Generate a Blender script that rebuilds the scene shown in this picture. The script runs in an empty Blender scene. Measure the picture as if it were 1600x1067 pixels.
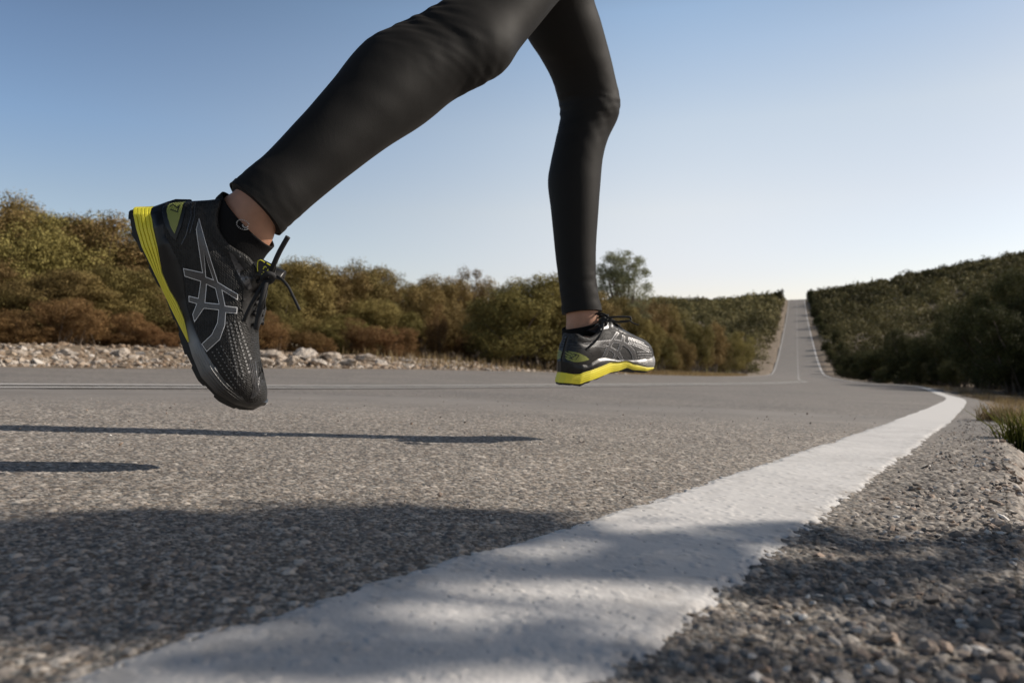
import bpy, bmesh, math, random
import numpy as np
from mathutils import Vector, Matrix, kdtree
from mathutils.geometry import delaunay_2d_cdt

R = math.radians
rng = np.random.default_rng(7)
random.seed(7)
scn = bpy.context.scene
COL = scn.collection

# ---------------------------------------------------------------- camera
F, CX, HZ, CAMH = 1200.0, 800.0, 565.0, 0.13
cam_d = bpy.data.cameras.new('camera'); cam = bpy.data.objects.new('camera', cam_d); COL.objects.link(cam)
cam.location = (0, 0, CAMH); cam.rotation_euler = (R(90), 0, 0)
cam_d.sensor_width = 36; cam_d.lens = 27.0; cam_d.shift_y = 31.5/1600
cam_d.clip_start = 0.01; cam_d.clip_end = 5000
cam_d.dof.use_dof = True; cam_d.dof.focus_distance = 0.95; cam_d.dof.aperture_fstop = 9.0
scn.camera = cam

# ---------------------------------------------------------------- light
SUN_DIR = Vector((1.60, 0.30, 1.0)).normalized()      # towards the sun
EL = math.asin(SUN_DIR.z); AZ = math.atan2(SUN_DIR.x, SUN_DIR.y)
w = bpy.data.worlds.new('World'); scn.world = w; w.use_nodes = True
nt = w.node_tree; nt.nodes.clear()
sky = nt.nodes.new('ShaderNodeTexSky'); sky.sky_type = 'NISHITA'; sky.sun_disc = False
sky.sun_elevation = EL; sky.sun_rotation = AZ
sky.altitude = 0; sky.air_density = 1.0; sky.dust_density = 0.9; sky.ozone_density = 1.0
bg = nt.nodes.new('ShaderNodeBackground'); bg.inputs[1].default_value = 0.14
wo = nt.nodes.new('ShaderNodeOutputWorld')
# clear dry air: bright milky horizon, deep blue overhead
wtc = nt.nodes.new('ShaderNodeTexCoord'); wsp = nt.nodes.new('ShaderNodeSeparateXYZ'); nt.links.new(wtc.outputs['Generated'], wsp.inputs[0])
def sky_ramp(stops):
    r_ = nt.nodes.new('ShaderNodeValToRGB'); nt.links.new(wsp.outputs[2], r_.inputs[0]); e_ = r_.color_ramp.elements
    for i_, (z_, c_) in enumerate((stops[0], stops[-1])): e_[i_].position = z_; e_[i_].color = (*[v_/2 for v_ in c_], 1)
    for z_, c_ in stops[1:-1]: q_ = e_.new(z_); q_.color = (*[v_/2 for v_ in c_], 1)
    return r_
rl = sky_ramp([(0, (1.25, 1.08, .98)), (.19, (1.0, .92, .89)), (.27, (.87, .90, .95)), (.36, (.74, .77, .83)), (.5, (.42, .45, .48)), (.7, (.22, .24, .25)), (1, (.16, .17, .17))])
rm = sky_ramp([(0, (1.18, .98, .98)), (.11, (1.42, 1.12, 1.05)), (.19, (1.76, 1.32, 1.06)), (.29, (1.76, 1.40, 1.12)), (.41, (1.33, 1.27, 1.16)), (.52, (.58, .58, .56)), (.7, (.24, .25, .25)), (1, (.16, .17, .17))])
rr_ = sky_ramp([(0, (1.06, .93, .93)), (.14, (1.14, .98, .92)), (.20, (1.22, 1.0, .87)), (.29, (1.30, 1.07, .87)), (.37, (1.10, 1.0, .89)), (.5, (.50, .50, .48)), (.7, (.22, .23, .23)), (1, (.16, .17, .17))])
def wmix(f_, a_, b_, lo, hi):
    mr_ = nt.nodes.new('ShaderNodeMapRange'); mr_.interpolation_type = 'SMOOTHSTEP'; mr_.inputs[1].default_value = lo; mr_.inputs[2].default_value = hi; nt.links.new(f_, mr_.inputs[0])
    m_ = nt.nodes.new('ShaderNodeMix'); m_.data_type = 'RGBA'; nt.links.new(mr_.outputs[0], m_.inputs[0]); nt.links.new(a_, m_.inputs[6]); nt.links.new(b_, m_.inputs[7]); return m_.outputs[2]
wm1 = wmix(wsp.outputs[0], rl.outputs[0], rm.outputs[0], -.62, .25); wm2 = wmix(wsp.outputs[0], wm1, rr_.outputs[0], .10, .60)
wmx = nt.nodes.new('ShaderNodeMix'); wmx.data_type = 'RGBA'; wmx.blend_type = 'MULTIPLY'; wmx.inputs[0].default_value = 1
nt.links.new(sky.outputs[0], wmx.inputs[6]); nt.links.new(wm2, wmx.inputs[7])
wsc = nt.nodes.new('ShaderNodeVectorMath'); wsc.operation = 'SCALE'; wsc.inputs[3].default_value = 2.07
nt.links.new(wmx.outputs[2], wsc.inputs[0])
nt.links.new(wsc.outputs[0], bg.inputs[0]); nt.links.new(bg.outputs[0], wo.inputs[0])
sl = bpy.data.lights.new('sun', 'SUN'); sl.energy = 5.0; sl.angle = R(0.53); sl.color = (1.0, 0.91, 0.80)
so = bpy.data.objects.new('sun', sl); COL.objects.link(so)
so.rotation_euler = SUN_DIR.to_track_quat('Z', 'Y').to_euler()
scn.view_settings.view_transform = 'Standard'; scn.view_settings.look = 'None'
scn.view_settings.exposure = 0.0; scn.view_settings.gamma = 1.0

# ---------------------------------------------------------------- helpers
def W(px, py, d): return Vector(((px-CX)/F*d, d, CAMH+(HZ-py)/F*d))

def tag(o, label=None, cat=None, group=None, kind=None):
    if label: o['label'] = label
    if cat: o['category'] = cat
    if group: o['group'] = group
    if kind: o['kind'] = kind
    return o

def link(name, me, mat=None, parent=None):
    o = bpy.data.objects.new(name, me); COL.objects.link(o)
    if mat is not None: me.materials.append(mat)
    if parent is not None: o.parent = parent
    return o

def np_mesh(name, V, Fc, smooth=True):
    """V (n,3), Fc (m,k) all faces with k corners"""
    V = np.asarray(V, np.float32); Fc = np.asarray(Fc, np.int32)
    me = bpy.data.meshes.new(name); m, k = Fc.shape
    me.vertices.add(len(V)); me.vertices.foreach_set('co', V.ravel())
    me.loops.add(m*k); me.loops.foreach_set('vertex_index', Fc.ravel())
    me.polygons.add(m); me.polygons.foreach_set('loop_start', np.arange(m, dtype=np.int32)*k)
    me.polygons.foreach_set('loop_total', np.full(m, k, np.int32))
    me.polygons.foreach_set('use_smooth', np.full(m, smooth, bool))
    me.update(calc_edges=True)
    return me

def add_attr(me, name, arr, typ='FLOAT'):
    a = me.attributes.new(name, typ, 'POINT')
    if typ == 'FLOAT': a.data.foreach_set('value', np.asarray(arr, np.float32))
    else:
        c = np.ones((len(arr), 4), np.float32); c[:, :3] = arr
        a.data.foreach_set('color', c.ravel())

def grid_faces(nr, nc, closed=False):
    i = np.arange(nr-1)[:, None]; j = np.arange(nc if closed else nc-1)[None, :]
    j2 = (j+1) % nc
    return np.stack([i*nc+j, i*nc+j2, (i+1)*nc+j2, (i+1)*nc+j], -1).reshape(-1, 4)

def hermite(xk, yk, x):
    xk = np.asarray(xk, float); yk = np.asarray(yk, float); x = np.asarray(x, float)
    d = np.diff(yk)/np.diff(xk); m = np.empty_like(yk)
    m[0] = d[0]; m[-1] = d[-1]
    h = np.diff(xk)
    m[1:-1] = (d[:-1]*h[1:]+d[1:]*h[:-1])/(h[:-1]+h[1:])
    sgn = d[:-1]*d[1:] <= 0
    m[1:-1] = np.where(sgn, 0, m[1:-1])
    i = np.clip(np.searchsorted(xk, x)-1, 0, len(xk)-2)
    t = (x-xk[i])/h[i]; t = np.clip(t, -1e9, 1e9)
    tc = np.clip(t, 0, 1)
    r = ((2*tc**3-3*tc**2+1)*yk[i]+(tc**3-2*tc**2+tc)*h[i]*m[i]+(-2*tc**3+3*tc**2)*yk[i+1]+(tc**3-tc**2)*h[i]*m[i+1])
    r = r+np.where(t < 0, t*h[i]*m[0], 0)+np.where(t > 1, (t-1)*h[i]*m[-1], 0)
    return r

def hsh(a, b, k=0):
    a = np.asarray(a, np.int64); b = np.asarray(b, np.int64)
    n = (a*73856093) ^ (b*19349663) ^ (k*83492791+12345)
    n = (n*2654435761) & 0xFFFFFFFF; n ^= n >> 15; n = (n*2246822519) & 0xFFFFFFFF; n ^= n >> 13
    return (n & 0xFFFFFF)/float(0xFFFFFF)

def vnoise(x, y, k=0):
    xi = np.floor(x); yi = np.floor(y); fx = x-xi; fy = y-yi
    fx = fx*fx*(3-2*fx); fy = fy*fy*(3-2*fy)
    a = hsh(xi, yi, k); b = hsh(xi+1, yi, k); c = hsh(xi, yi+1, k); d = hsh(xi+1, yi+1, k)
    return (a*(1-fx)+b*fx)*(1-fy)+(c*(1-fx)+d*fx)*fy

def fbm(x, y, k=0, o=4):
    s = 0; a = .5
    for i in range(o): s = s+a*vnoise(x*2**i, y*2**i, k+i); a *= .5
    return s

def voro(x, y, k=0):
    xi = np.floor(x); yi = np.floor(y)
    f1 = np.full(x.shape, 9.); f2 = np.full(x.shape, 9.); id1 = np.zeros(x.shape); id2 = np.zeros(x.shape)
    for dx in (-1, 0, 1):
        for dy in (-1, 0, 1):
            cx = xi+dx; cy = yi+dy
            px = cx+.1+.8*hsh(cx, cy, k+1); py = cy+.1+.8*hsh(cx, cy, k+2)
            d = np.hypot(x-px, y-py)
            near = d < f1
            f2 = np.where(near, f1, np.minimum(f2, d))
            id1 = np.where(near, hsh(cx, cy, k+3), id1); id2 = np.where(near, hsh(cx, cy, k+4), id2)
            f1 = np.where(near, d, f1)
    return f1, f2, id1, id2

def sstep(a, b, x):
    t = np.clip((x-a)/(b-a), 0, 1); return t*t*(3-2*t)

# ---------------------------------------------------------------- materials
def mat(name):
    m = bpy.data.materials.new(name); m.use_nodes = True
    n = m.node_tree; b = n.nodes['Principled BSDF']
    return m, n, b

def N(n, t, **kw):
    x = n.nodes.new(t)
    for k, v in kw.items():
        if k.startswith('i_'): x.inputs[k[2:].replace('_', ' ')].default_value = v
        else: setattr(x, k, v)
    return x

def ramp(n, fac, stops):
    r = n.nodes.new('ShaderNodeValToRGB'); n.links.new(fac, r.inputs[0])
    e = r.color_ramp.elements
    e[0].position = stops[0][0]; e[0].color = (*stops[0][1], 1)
    e[1].position = stops[-1][0]; e[1].color = (*stops[-1][1], 1)
    for p, c in stops[1:-1]:
        q = e.new(p); q.color = (*c, 1)
    return r

def simple(name, col, rough=.6, noise=0, scale=200, bump=0, metal=0, spec=.5, sheen=0, coat=0):
    m, n, b = mat(name)
    b.inputs['Base Color'].default_value = (*col, 1); b.inputs['Roughness'].default_value = rough
    b.inputs['Metallic'].default_value = metal; b.inputs['Specular IOR Level'].default_value = spec
    b.inputs['Sheen Weight'].default_value = sheen; b.inputs['Coat Weight'].default_value = coat
    if noise or bump:
        tc = N(n, 'ShaderNodeTexCoord'); t = N(n, 'ShaderNodeTexNoise'); t.inputs['Scale'].default_value = scale
        t.inputs['Detail'].default_value = 4
        n.links.new(tc.outputs['Object'], t.inputs[0])
        if noise:
            r = ramp(n, t.outputs['Fac'], [(.3, tuple(c*(1-noise) for c in col)), (.7, tuple(min(1, c*(1+noise)) for c in col))])
            n.links.new(r.outputs[0], b.inputs['Base Color'])
        if bump:
            bm = N(n, 'ShaderNodeBump'); bm.inputs['Strength'].default_value = bump; bm.inputs['Distance'].default_value = .001
            n.links.new(t.outputs['Fac'], bm.inputs['Height']); n.links.new(bm.outputs[0], b.inputs['Normal'])
    return m

def attr_mat(name, rough=.85, attr='col', spec=.3):
    m, n, b = mat(name); a = N(n, 'ShaderNodeAttribute', attribute_name=attr)
    n.links.new(a.outputs['Color'], b.inputs['Base Color']); b.inputs['Roughness'].default_value = rough
    b.inputs['Specular IOR Level'].default_value = spec
    return m, n, b

ROAD_MEAN = np.array([.205, .188, .172])
def asphalt_far():
    m, n, b = mat('asphalt'); g = N(n, 'ShaderNodeNewGeometry')
    v = N(n, 'ShaderNodeTexVoronoi'); v.inputs['Scale'].default_value = 90
    n.links.new(g.outputs['Position'], v.inputs[0])
    r = ramp(n, v.outputs['Color'], [(0, (.11, .102, .095)), (.5, (.19, .175, .16)), (1, (.33, .305, .28))])
    t = N(n, 'ShaderNodeTexNoise'); t.inputs['Scale'].default_value = 1.3; t.inputs['Detail'].default_value = 5
    n.links.new(g.outputs['Position'], t.inputs[0])
    r2 = ramp(n, t.outputs['Fac'], [(.3, (.85, .85, .86)), (.7, (1.1, 1.08, 1.06))])
    mx = N(n, 'ShaderNodeMix', data_type='RGBA', blend_type='MULTIPLY'); mx.inputs[0].default_value = 1
    n.links.new(r.outputs[0], mx.inputs[6]); n.links.new(r2.outputs[0], mx.inputs[7])
    n.links.new(mx.outputs[2], b.inputs['Base Color']); b.inputs['Roughness'].default_value = .8
    b.inputs['Specular IOR Level'].default_value = .35
    bm = N(n, 'ShaderNodeBump'); bm.inputs['Strength'].default_value = .7; bm.inputs['Distance'].default_value = .004
    n.links.new(v.outputs['Distance'], bm.inputs['Height']); bm.invert = True
    n.links.new(bm.outputs[0], b.inputs['Normal'])
    return m
M_ASPH = asphalt_far()
M_NEAR, _, _ = attr_mat('aggregate', .75)

def paint_mat(name, worn):
    m, n, b = mat(name); g = N(n, 'ShaderNodeNewGeometry')
    t = N(n, 'ShaderNodeTexNoise'); t.inputs['Scale'].default_value = 14; t.inputs['Detail'].default_value = 8; t.inputs['Roughness'].default_value = .7
    n.links.new(g.outputs['Position'], t.inputs[0])
    lo = (.34, .32, .30) if worn else (.54, .525, .50)
    r = ramp(n, t.outputs['Fac'], [(.28, lo), (.42 if not worn else .62, (.60, .585, .57) if not worn else (.50, .485, .465)), (.8, (.62, .61, .59) if not worn else (.60, .58, .56))])
    n.links.new(r.outputs[0], b.inputs['Base Color']); b.inputs['Roughness'].default_value = .7
    t2 = N(n, 'ShaderNodeTexNoise'); t2.inputs['Scale'].default_value = 260; t2.inputs['Detail'].default_value = 3
    n.links.new(g.outputs['Position'], t2.inputs[0])
    bm = N(n, 'ShaderNodeBump'); bm.inputs['Strength'].default_value = .35; bm.inputs['Distance'].default_value = .002
    n.links.new(t2.outputs['Fac'], bm.inputs['Height']); n.links.new(bm.outputs[0], b.inputs['Normal'])
    return m
M_PAINT = paint_mat('road paint', False); M_WORN = paint_mat('worn road paint', True); M_FAINT = simple('faint road paint', (.29, .28, .265), .8, .15, 3)

def soil_mat():
    m, n, b = mat('soil'); g = N(n, 'ShaderNodeNewGeometry')
    t = N(n, 'ShaderNodeTexNoise'); t.inputs['Scale'].default_value = 3; t.inputs['Detail'].default_value = 10; t.inputs['Roughness'].default_value = .7
    n.links.new(g.outputs['Position'], t.inputs[0])
    r = ramp(n, t.outputs['Fac'], [(.3, (.09, .068, .045)), (.5, (.19, .145, .10)), (.72, (.32, .26, .20))])
    n.links.new(r.outputs[0], b.inputs['Base Color']); b.inputs['Roughness'].default_value = .95
    bm = N(n, 'ShaderNodeBump'); bm.inputs['Strength'].default_value = .8; bm.inputs['Distance'].default_value = .05
    n.links.new(t.outputs['Fac'], bm.inputs['Height']); n.links.new(bm.outputs[0], b.inputs['Normal'])
    return m
M_SOIL = soil_mat()

def leaf_mat(name, dark, mid, light, hue_var=.0, trans=.25):
    m, n, b = mat(name); a = N(n, 'ShaderNodeAttribute', attribute_name='tint')
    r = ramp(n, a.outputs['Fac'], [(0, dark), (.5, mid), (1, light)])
    oi = N(n, 'ShaderNodeObjectInfo')
    hs = N(n, 'ShaderNodeHueSaturation'); n.links.new(r.outputs[0], hs.inputs['Color'])
    mr = N(n, 'ShaderNodeMapRange'); mr.inputs['To Min'].default_value = .5-hue_var; mr.inputs['To Max'].default_value = .5+hue_var
    n.links.new(oi.outputs['Random'], mr.inputs[0]); n.links.new(mr.outputs[0], hs.inputs['Hue'])
    mv = N(n, 'ShaderNodeMapRange'); mv.inputs['To Min'].default_value = .75; mv.inputs['To Max'].default_value = 1.25
    mm = N(n, 'ShaderNodeMath', operation='FRACT'); m7 = N(n, 'ShaderNodeMath', operation='MULTIPLY'); m7.inputs[1].default_value = 7.3
    n.links.new(oi.outputs['Random'], m7.inputs[0]); n.links.new(m7.outputs[0], mm.inputs[0]); n.links.new(mm.outputs[0], mv.inputs[0])
    n.links.new(mv.outputs[0], hs.inputs['Value'])
    n.links.new(hs.outputs[0], b.inputs['Base Color']); b.inputs['Roughness'].default_value = .75
    b.inputs['Specular IOR Level'].default_value = .12
    tr = N(n, 'ShaderNodeBsdfTranslucent'); n.links.new(hs.outputs[0], tr.inputs[0])
    mx = N(n, 'ShaderNodeMixShader'); mx.inputs[0].default_value = trans
    out = n.nodes['Material Output']
    n.links.new(b.outputs[0], mx.inputs[1]); n.links.new(tr.outputs[0], mx.inputs[2]); n.links.new(mx.outputs[0], out.inputs[0])
    return m
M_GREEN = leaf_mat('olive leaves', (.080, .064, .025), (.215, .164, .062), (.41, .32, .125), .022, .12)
M_GREEN_SHADED = leaf_mat('shade-darkened green leaves', (.025, .027, .012), (.070, .068, .026), (.15, .14, .05), .012, .08)  # shade on the sunless side of the crowns, put into the leaf colour
M_RUST = leaf_mat('rust leaves', (.08, .048, .022), (.20, .118, .050), (.34, .225, .105), .012, .15)
M_SCRUB = leaf_mat('scrub leaves', (.055, .050, .021), (.165, .142, .060), (.30, .26, .115), 0, .12)
M_SHADE = leaf_mat('dark evergreen leaves', (.03, .03, .012), (.06, .055, .02), (.10, .09, .035), 0, .03)
M_PALE = leaf_mat('pale leaves', (.14, .15, .08), (.27, .28, .16), (.42, .42, .26), 0)
M_DRY = leaf_mat('dry grass', (.16, .11, .05), (.28, .20, .10), (.42, .33, .18), 0, .3)
M_TUFT = leaf_mat('green grass', (.05, .06, .01), (.11, .12, .02), (.24, .23, .05), 0, .3)
M_BARK = simple('bark', (.13, .10, .075), .9, .35, 30, .5)
M_LIME = None
def lime_mat():
    m, n, b = mat('limestone'); tc = N(n, 'ShaderNodeTexCoord')
    t = N(n, 'ShaderNodeTexNoise'); t.inputs['Scale'].default_value = 6; t.inputs['Detail'].default_value = 8; t.inputs['Roughness'].default_value = .7
    n.links.new(tc.outputs['Object'], t.inputs[0])
    a = N(n, 'ShaderNodeAttribute', attribute_name='tint')
    r = ramp(n, t.outputs['Fac'], [(.3, (.22, .17, .13)), (.48, (.42, .375, .33)), (.7, (.60, .575, .54))])
    r2 = ramp(n, a.outputs['Fac'], [(0, (.38, .28, .20)), (.45, (.75, .64, .52)), (1, (1, 1, 1))])
    mx = N(n, 'ShaderNodeMix', data_type='RGBA', blend_type='MULTIPLY'); mx.inputs[0].default_value = 1
    n.links.new(r.outputs[0], mx.inputs[6]); n.links.new(r2.outputs[0], mx.inputs[7]); n.links.new(mx.outputs[2], b.inputs['Base Color'])
    b.inputs['Roughness'].default_value = .9
    bm = N(n, 'ShaderNodeBump'); bm.inputs['Strength'].default_value = .8; bm.inputs['Distance'].default_value = .02
    n.links.new(t.outputs['Fac'], bm.inputs['Height']); n.links.new(bm.outputs[0], b.inputs['Normal'])
    return m
M_LIME = lime_mat()

# ---------------------------------------------------------------- ground shape
YK = [-60, -8, .316, .65, 1.31, 1.84, 2.9, 5.1, 8.0, 13.4, 20, 40, 60, 97, 126, 156, 212, 280, 343, 360, 400, 600]
XK = [-37.4, -5.17, -.059, .148, .562, .895, 1.555, 2.9, 4.62, 7.5, 10.7, 18.3, 25.7, 39.5, 50.2, 61.3, 82, 107.2, 130.5, 136.8, 151.6, 225.6]
def plane(x, y): return -.035*x-.013*y
ZN = [plane(x, y) for x, y in zip(XK, YK)]
for y, z in {13.4: -.44, 20: -.545, 40: -.96, 60: -1.27, 97: -1.57, 126: .10, 156: 3.2, 212: 9.75, 280: 18.6, 343: 27.9, 360: 29.0, 400: 28.0, 600: 10}.items():
    ZN[YK.index(y)] = z
ZN[0] = .25
ZC = list(ZN); ZFr = list(ZN)
for i, y in enumerate(YK):
    if y <= 5.1: ZC[i] = plane(XK[i]-2.71, y+1.70); ZFr[i] = plane(XK[i]-5.43, y+3.39)+.03*min(1, max(0, (y+2)/5))+.012
ZC[YK.index(2.9)] = -.02; ZC[YK.index(5.1)] = -.082
for y, c, f in [(8.0, -.155, .003), (13.4, -.29, -.13), (20, -.44, -.29), (40, -.85, -.69), (60, -1.15, -1.02), (97, -1.5, -1.44)]:
    ZC[YK.index(y)] = c; ZFr[YK.index(y)] = f
ZFr[YK.index(2.9)] = .078; ZFr[YK.index(5.1)] = .05
def Xn(y): return hermite(YK, XK, y)
def dXn(y): return (Xn(y+.01)-Xn(y-.01))/.02
def su(x, y):
    x = np.asarray(x, float); y = np.asarray(y, float); s = y+0
    for _ in range(14):
        s = .45*s+.55*(y+(x-Xn(s))*dXn(s))
        s = np.clip(s, -59, 595)
    k = dXn(s); n = np.sqrt(1+k*k)
    return s, ((x-Xn(s))-(y-s)*k)/n
def road_z(s, u):
    a = hermite(YK, ZN, s); b = hermite(YK, ZC, s); c = hermite(YK, ZFr, s)
    z1 = a+(b-a)*(-u/3.2); z2 = b+(c-b)*((-u-3.2)/3.2)
    k = sstep(-3.7, -2.7, u)
    return z1*k+z2*(1-k)
E_R, E_L = .235, -6.55      # asphalt edges in u
def terrain_z(x, y):
    s, u = su(x, y)
    uc = np.clip(u, E_L, E_R+.6)
    z = road_z(s, uc)
    far = sstep(90, 170, s)
    vl = np.maximum(0, E_L-u); vr = np.maximum(0, u-E_R)
    bank = np.where(s < 25, .30, .12)+0*s
    bank = .20*(1-sstep(8, 20, s))+.06*sstep(8, 20, s)
    z = z+bank*sstep(.05, 2.2, vl)+.02*np.minimum(vl, 20)*(1-far)
    # left of the far road: gentle fall away from it, then the valley
    z = z-far*(.035*np.minimum(vl, 90)+.10*np.maximum(0, vl-90))
    z = z+far*1.2*sstep(1, 6, vl)
    # right: small drop off the asphalt, then the hill
    z = z-.035*sstep(0, .09, vr)-.02*sstep(.3, 2, vr)
    h = sstep(30, 240, s)
    z = z+h*(.17*np.maximum(0, vr-4))*1.0-h*.12*np.maximum(0, vr-170)
    z = z+far*1.0*sstep(1, 6, vr)
    n = fbm(x*.35, y*.35, 5)-.47
    z = z+n*(sstep(.3, 3, vl)+sstep(.5, 3, vr))*.12
    n2 = fbm(x*.02, y*.02, 9)-.47
    z = z+n2*7*far*(sstep(5, 40, vl)+sstep(5, 40, vr))
    ins = sstep(0, .12, np.minimum(u-E_L, E_R-u))
    z = z-.10*ins*np.clip(s*.05+.6, .6, 3)
    return z
def tz(x, y): return float(terrain_z(np.array([x]), np.array([y]))[0])

# terrain sheet
th = np.concatenate([np.linspace(-180, -50, 60)[:-1], np.linspace(-50, 50, 420), np.linspace(50, 180, 60)[1:]])*math.pi/180
rr = np.exp(np.linspace(math.log(.25), math.log(900), 620))
T, RR = np.meshgrid(th, rr)
X = RR*np.sin(T); Y = RR*np.cos(T)
Z = terrain_z(X, Y)
Z = Z-.05*(1-sstep(3.2, 3.7, RR))*(T > R(-66))*(T < R(60))
V = np.stack([X, Y, Z], -1).reshape(-1, 3)
V = np.vstack([V, [[0, 0, -.12]]])
FF = grid_faces(len(rr), len(th))[:, ::-1]
cap = np.array([[i+1, i, len(V)-1, len(V)-1] for i in range(len(th)-1)])
me = np_mesh('terrain', V, FF)
tag(link('terrain', me, M_SOIL), kind='structure')
meg = np_mesh('ground', [[-1500, -1500, -4], [1500, -1500, -4], [1500, 1500, -4], [-1500, 1500, -4]], [[0, 1, 2, 3]])
tag(link('ground', meg, M_SOIL), kind='structure')

# road ribbon
def ribbon(name, us, ss, dz, m, ragged=0, kind='structure', lower=True):
    S, U = np.meshgrid(ss, us, indexing='ij')
    if ragged:
        U = U.copy()
        U[:, 0] += ragged*(fbm(S[:, 0]*6, S[:, 0]*0, 3)-.5); U[:, -1] += ragged*(fbm(S[:, 0]*6, S[:, 0]*0+9, 4)-.5)
    k = dXn(S); n = np.sqrt(1+k*k)
    x = Xn(S)+U/n; y = S-U*k/n
    z = road_z(S, U)+dz
    if lower:
        r = np.hypot(x, y); inside = (1-sstep(3.25, 3.5, r))*(np.arctan2(x, y) > R(-66.5))*(np.arctan2(x, y) < R(60.5))
        z = z-.005*inside
    me = np_mesh(name, np.stack([x, y, z], -1).reshape(-1, 3), grid_faces(len(ss), len(us))[:, ::-1])
    return tag(link(name, me, m), kind=kind)
def s_samples(a, b):
    t = np.concatenate([-np.exp(np.linspace(math.log(40), math.log(.5), 40)), np.linspace(-.45, 12, 260), np.exp(np.linspace(math.log(12.1), math.log(400), 260))])
    t = t[(t > a) & (t < b)]
    return np.concatenate([[a], t, [b]])
ribbon('road', np.linspace(E_L, E_R, 60), s_samples(-40, 400), -.002, M_ASPH)
ribbon('center_line', np.linspace(-3.33, -3.21, 4), s_samples(-40, 24), .004, M_WORN, .02)
ribbon('center_line', np.linspace(-3.19, -3.05, 4), s_samples(24, 362), .004, M_FAINT, .02)
ribbon('center_line', np.linspace(-3.05, -2.93, 4), s_samples(-40, 24), .004, M_WORN, .02)
ribbon('edge_line', np.linspace(-6.40, -6.25, 4), s_samples(9, 362), .005, M_WORN, .03)
ribbon('edge_line', np.linspace(-.0875, .0875, 6), s_samples(2.80, 362), .0012, M_PAINT, .015, lower=False)

# near ground with real aggregate relief
th = np.concatenate([np.linspace(-68, -44, 160)[:-1], np.linspace(-44, 44, 860), np.linspace(44, 62, 110)[1:]])*math.pi/180
rr = np.exp(np.arange(math.log(.13), math.log(3.5), .0030))
T, RR = np.meshgrid(th, rr)
X = RR*np.sin(T); Y = RR*np.cos(T)
S, U = su(X, Y)
base = road_z(S, np.minimum(U, E_R+.6))
wx = X+.002*vnoise(X*300, Y*300, 1); wy = Y+.002*vnoise(X*300, Y*300, 2)
f1, f2, a1, a2 = voro(wx/.0030, wy/.0030, 10)
g1, g2, b1, b2 = voro(wx/.0075, wy/.0075, 30)
sh = sstep(.02, .16, U)                           # rougher towards the shoulder
fade = 1-sstep(1.7, 3.4, RR)
stone = np.clip(1-(f1/.62)**2, 0, 1)*(.3+.7*a2)*.0010
big = np.clip(1-(g1/.60)**2, 0, 1)*(.2+.8*b2)*.0028*(b2 > (.80-.30*sh))
ht = (stone+big*(.45+.45*sh))*fade+.003*(fbm(X*9, Y*9, 40)-.5)*(1+2*sh)
edge = E_R+.05*(fbm(X*7, Y*7, 50)-.5)+.02*(fbm(X*40, Y*40, 51)-.5)
drop = sstep(0, .05, U-edge)
k1, k2, c1, c2 = voro(wx/.012, wy/.012, 60)
k3, k4, c3, c4 = voro(wx/.026, wy/.026, 63)
rub = np.maximum(np.clip(1-(k1/.6)**2, 0, 1)*(c2 > .45)*(.3+.7*c2)*.0065, np.clip(1-(k3/.55)**4, 0, 1)*(c4 > .55)*(.3+.7*c4)*.012)
ht = ht+drop*(-.034+rub*fade+.02*(fbm(X*14, Y*14, 61)-.5))
ht = ht-.02*sstep(.4, 2, U)
tap = sstep(0, R(3), T-R(-68))*sstep(0, R(3), R(62)-T)
Zg = base+np.where(U < edge, ht*tap-.0015*(1-tap), ht)
# albedo of each stone
def pal(r, lo, mid, hi):
    r = r[..., None]; lo, mid, hi = map(np.array, (lo, mid, hi))
    return np.where(r < .5, lo+(mid-lo)*(r*2), mid+(hi-mid)*(r*2-1))
cs = pal(a1, (.085, .078, .072), (.25, .222, .196), (.52, .475, .43))
warm = (hsh(np.floor(a1*9999), np.floor(a2*9999), 5)-.5)[..., None]*np.array([.05, 0, -.04])
cs = np.clip(cs+warm, .04, 1)
cb = pal(b1, (.12, .11, .105), (.28, .25, .23), (.55, .51, .47))
mb = (big > .0004)[..., None]
c = np.where(mb, cb, cs)
bind = (np.clip((f2-f1)*5, 0, 1)*(1-mb[..., 0])+mb[..., 0])[..., None]
c = c*bind+np.array([.06, .055, .05])*(1-bind); c = c*np.array([1.05, 1.03, .985])
mean = ROAD_MEAN*(.96+.25*fbm(X*2, Y*2, 70))[..., None]
c = c*fade[..., None]+mean*(1-fade[..., None])
patch = (.80+.36*fbm(X*5, Y*5, 77)-.20*sstep(.02, .12, U))[..., None]; c = c*patch
soil = pal(c1, (.12, .085, .06), (.24, .185, .14), (.50, .46, .42))*(.75+.5*fbm(X*60, Y*60, 80))[..., None]
c = c*(1-drop[..., None])+soil*drop[..., None]
nc = len(th)
FF = grid_faces(len(rr), nc)[:, ::-1]
VV = np.stack([X, Y, Zg], -1).reshape(-1, 3); CC = c.reshape(-1, 3)
def subset(name, mask_v, Vx, Cx, m, **kw):
    f = FF[mask_v.ravel()[FF].all(1)]
    used = np.unique(f); re = np.full(len(Vx), -1); re[used] = np.arange(len(used))
    me = np_mesh(name, Vx[used], re[f])
    if Cx is not None: add_attr(me, 'col', Cx[used], 'FLOAT_COLOR')
    return link(name, me, m)
Ud = U
step = .01
tag(subset('road_shoulder', U > E_R-.004, VV, CC, M_NEAR), kind='structure')
tag(subset('road_aggregate', U < E_R, VV, CC, M_NEAR), kind='structure')
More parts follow.
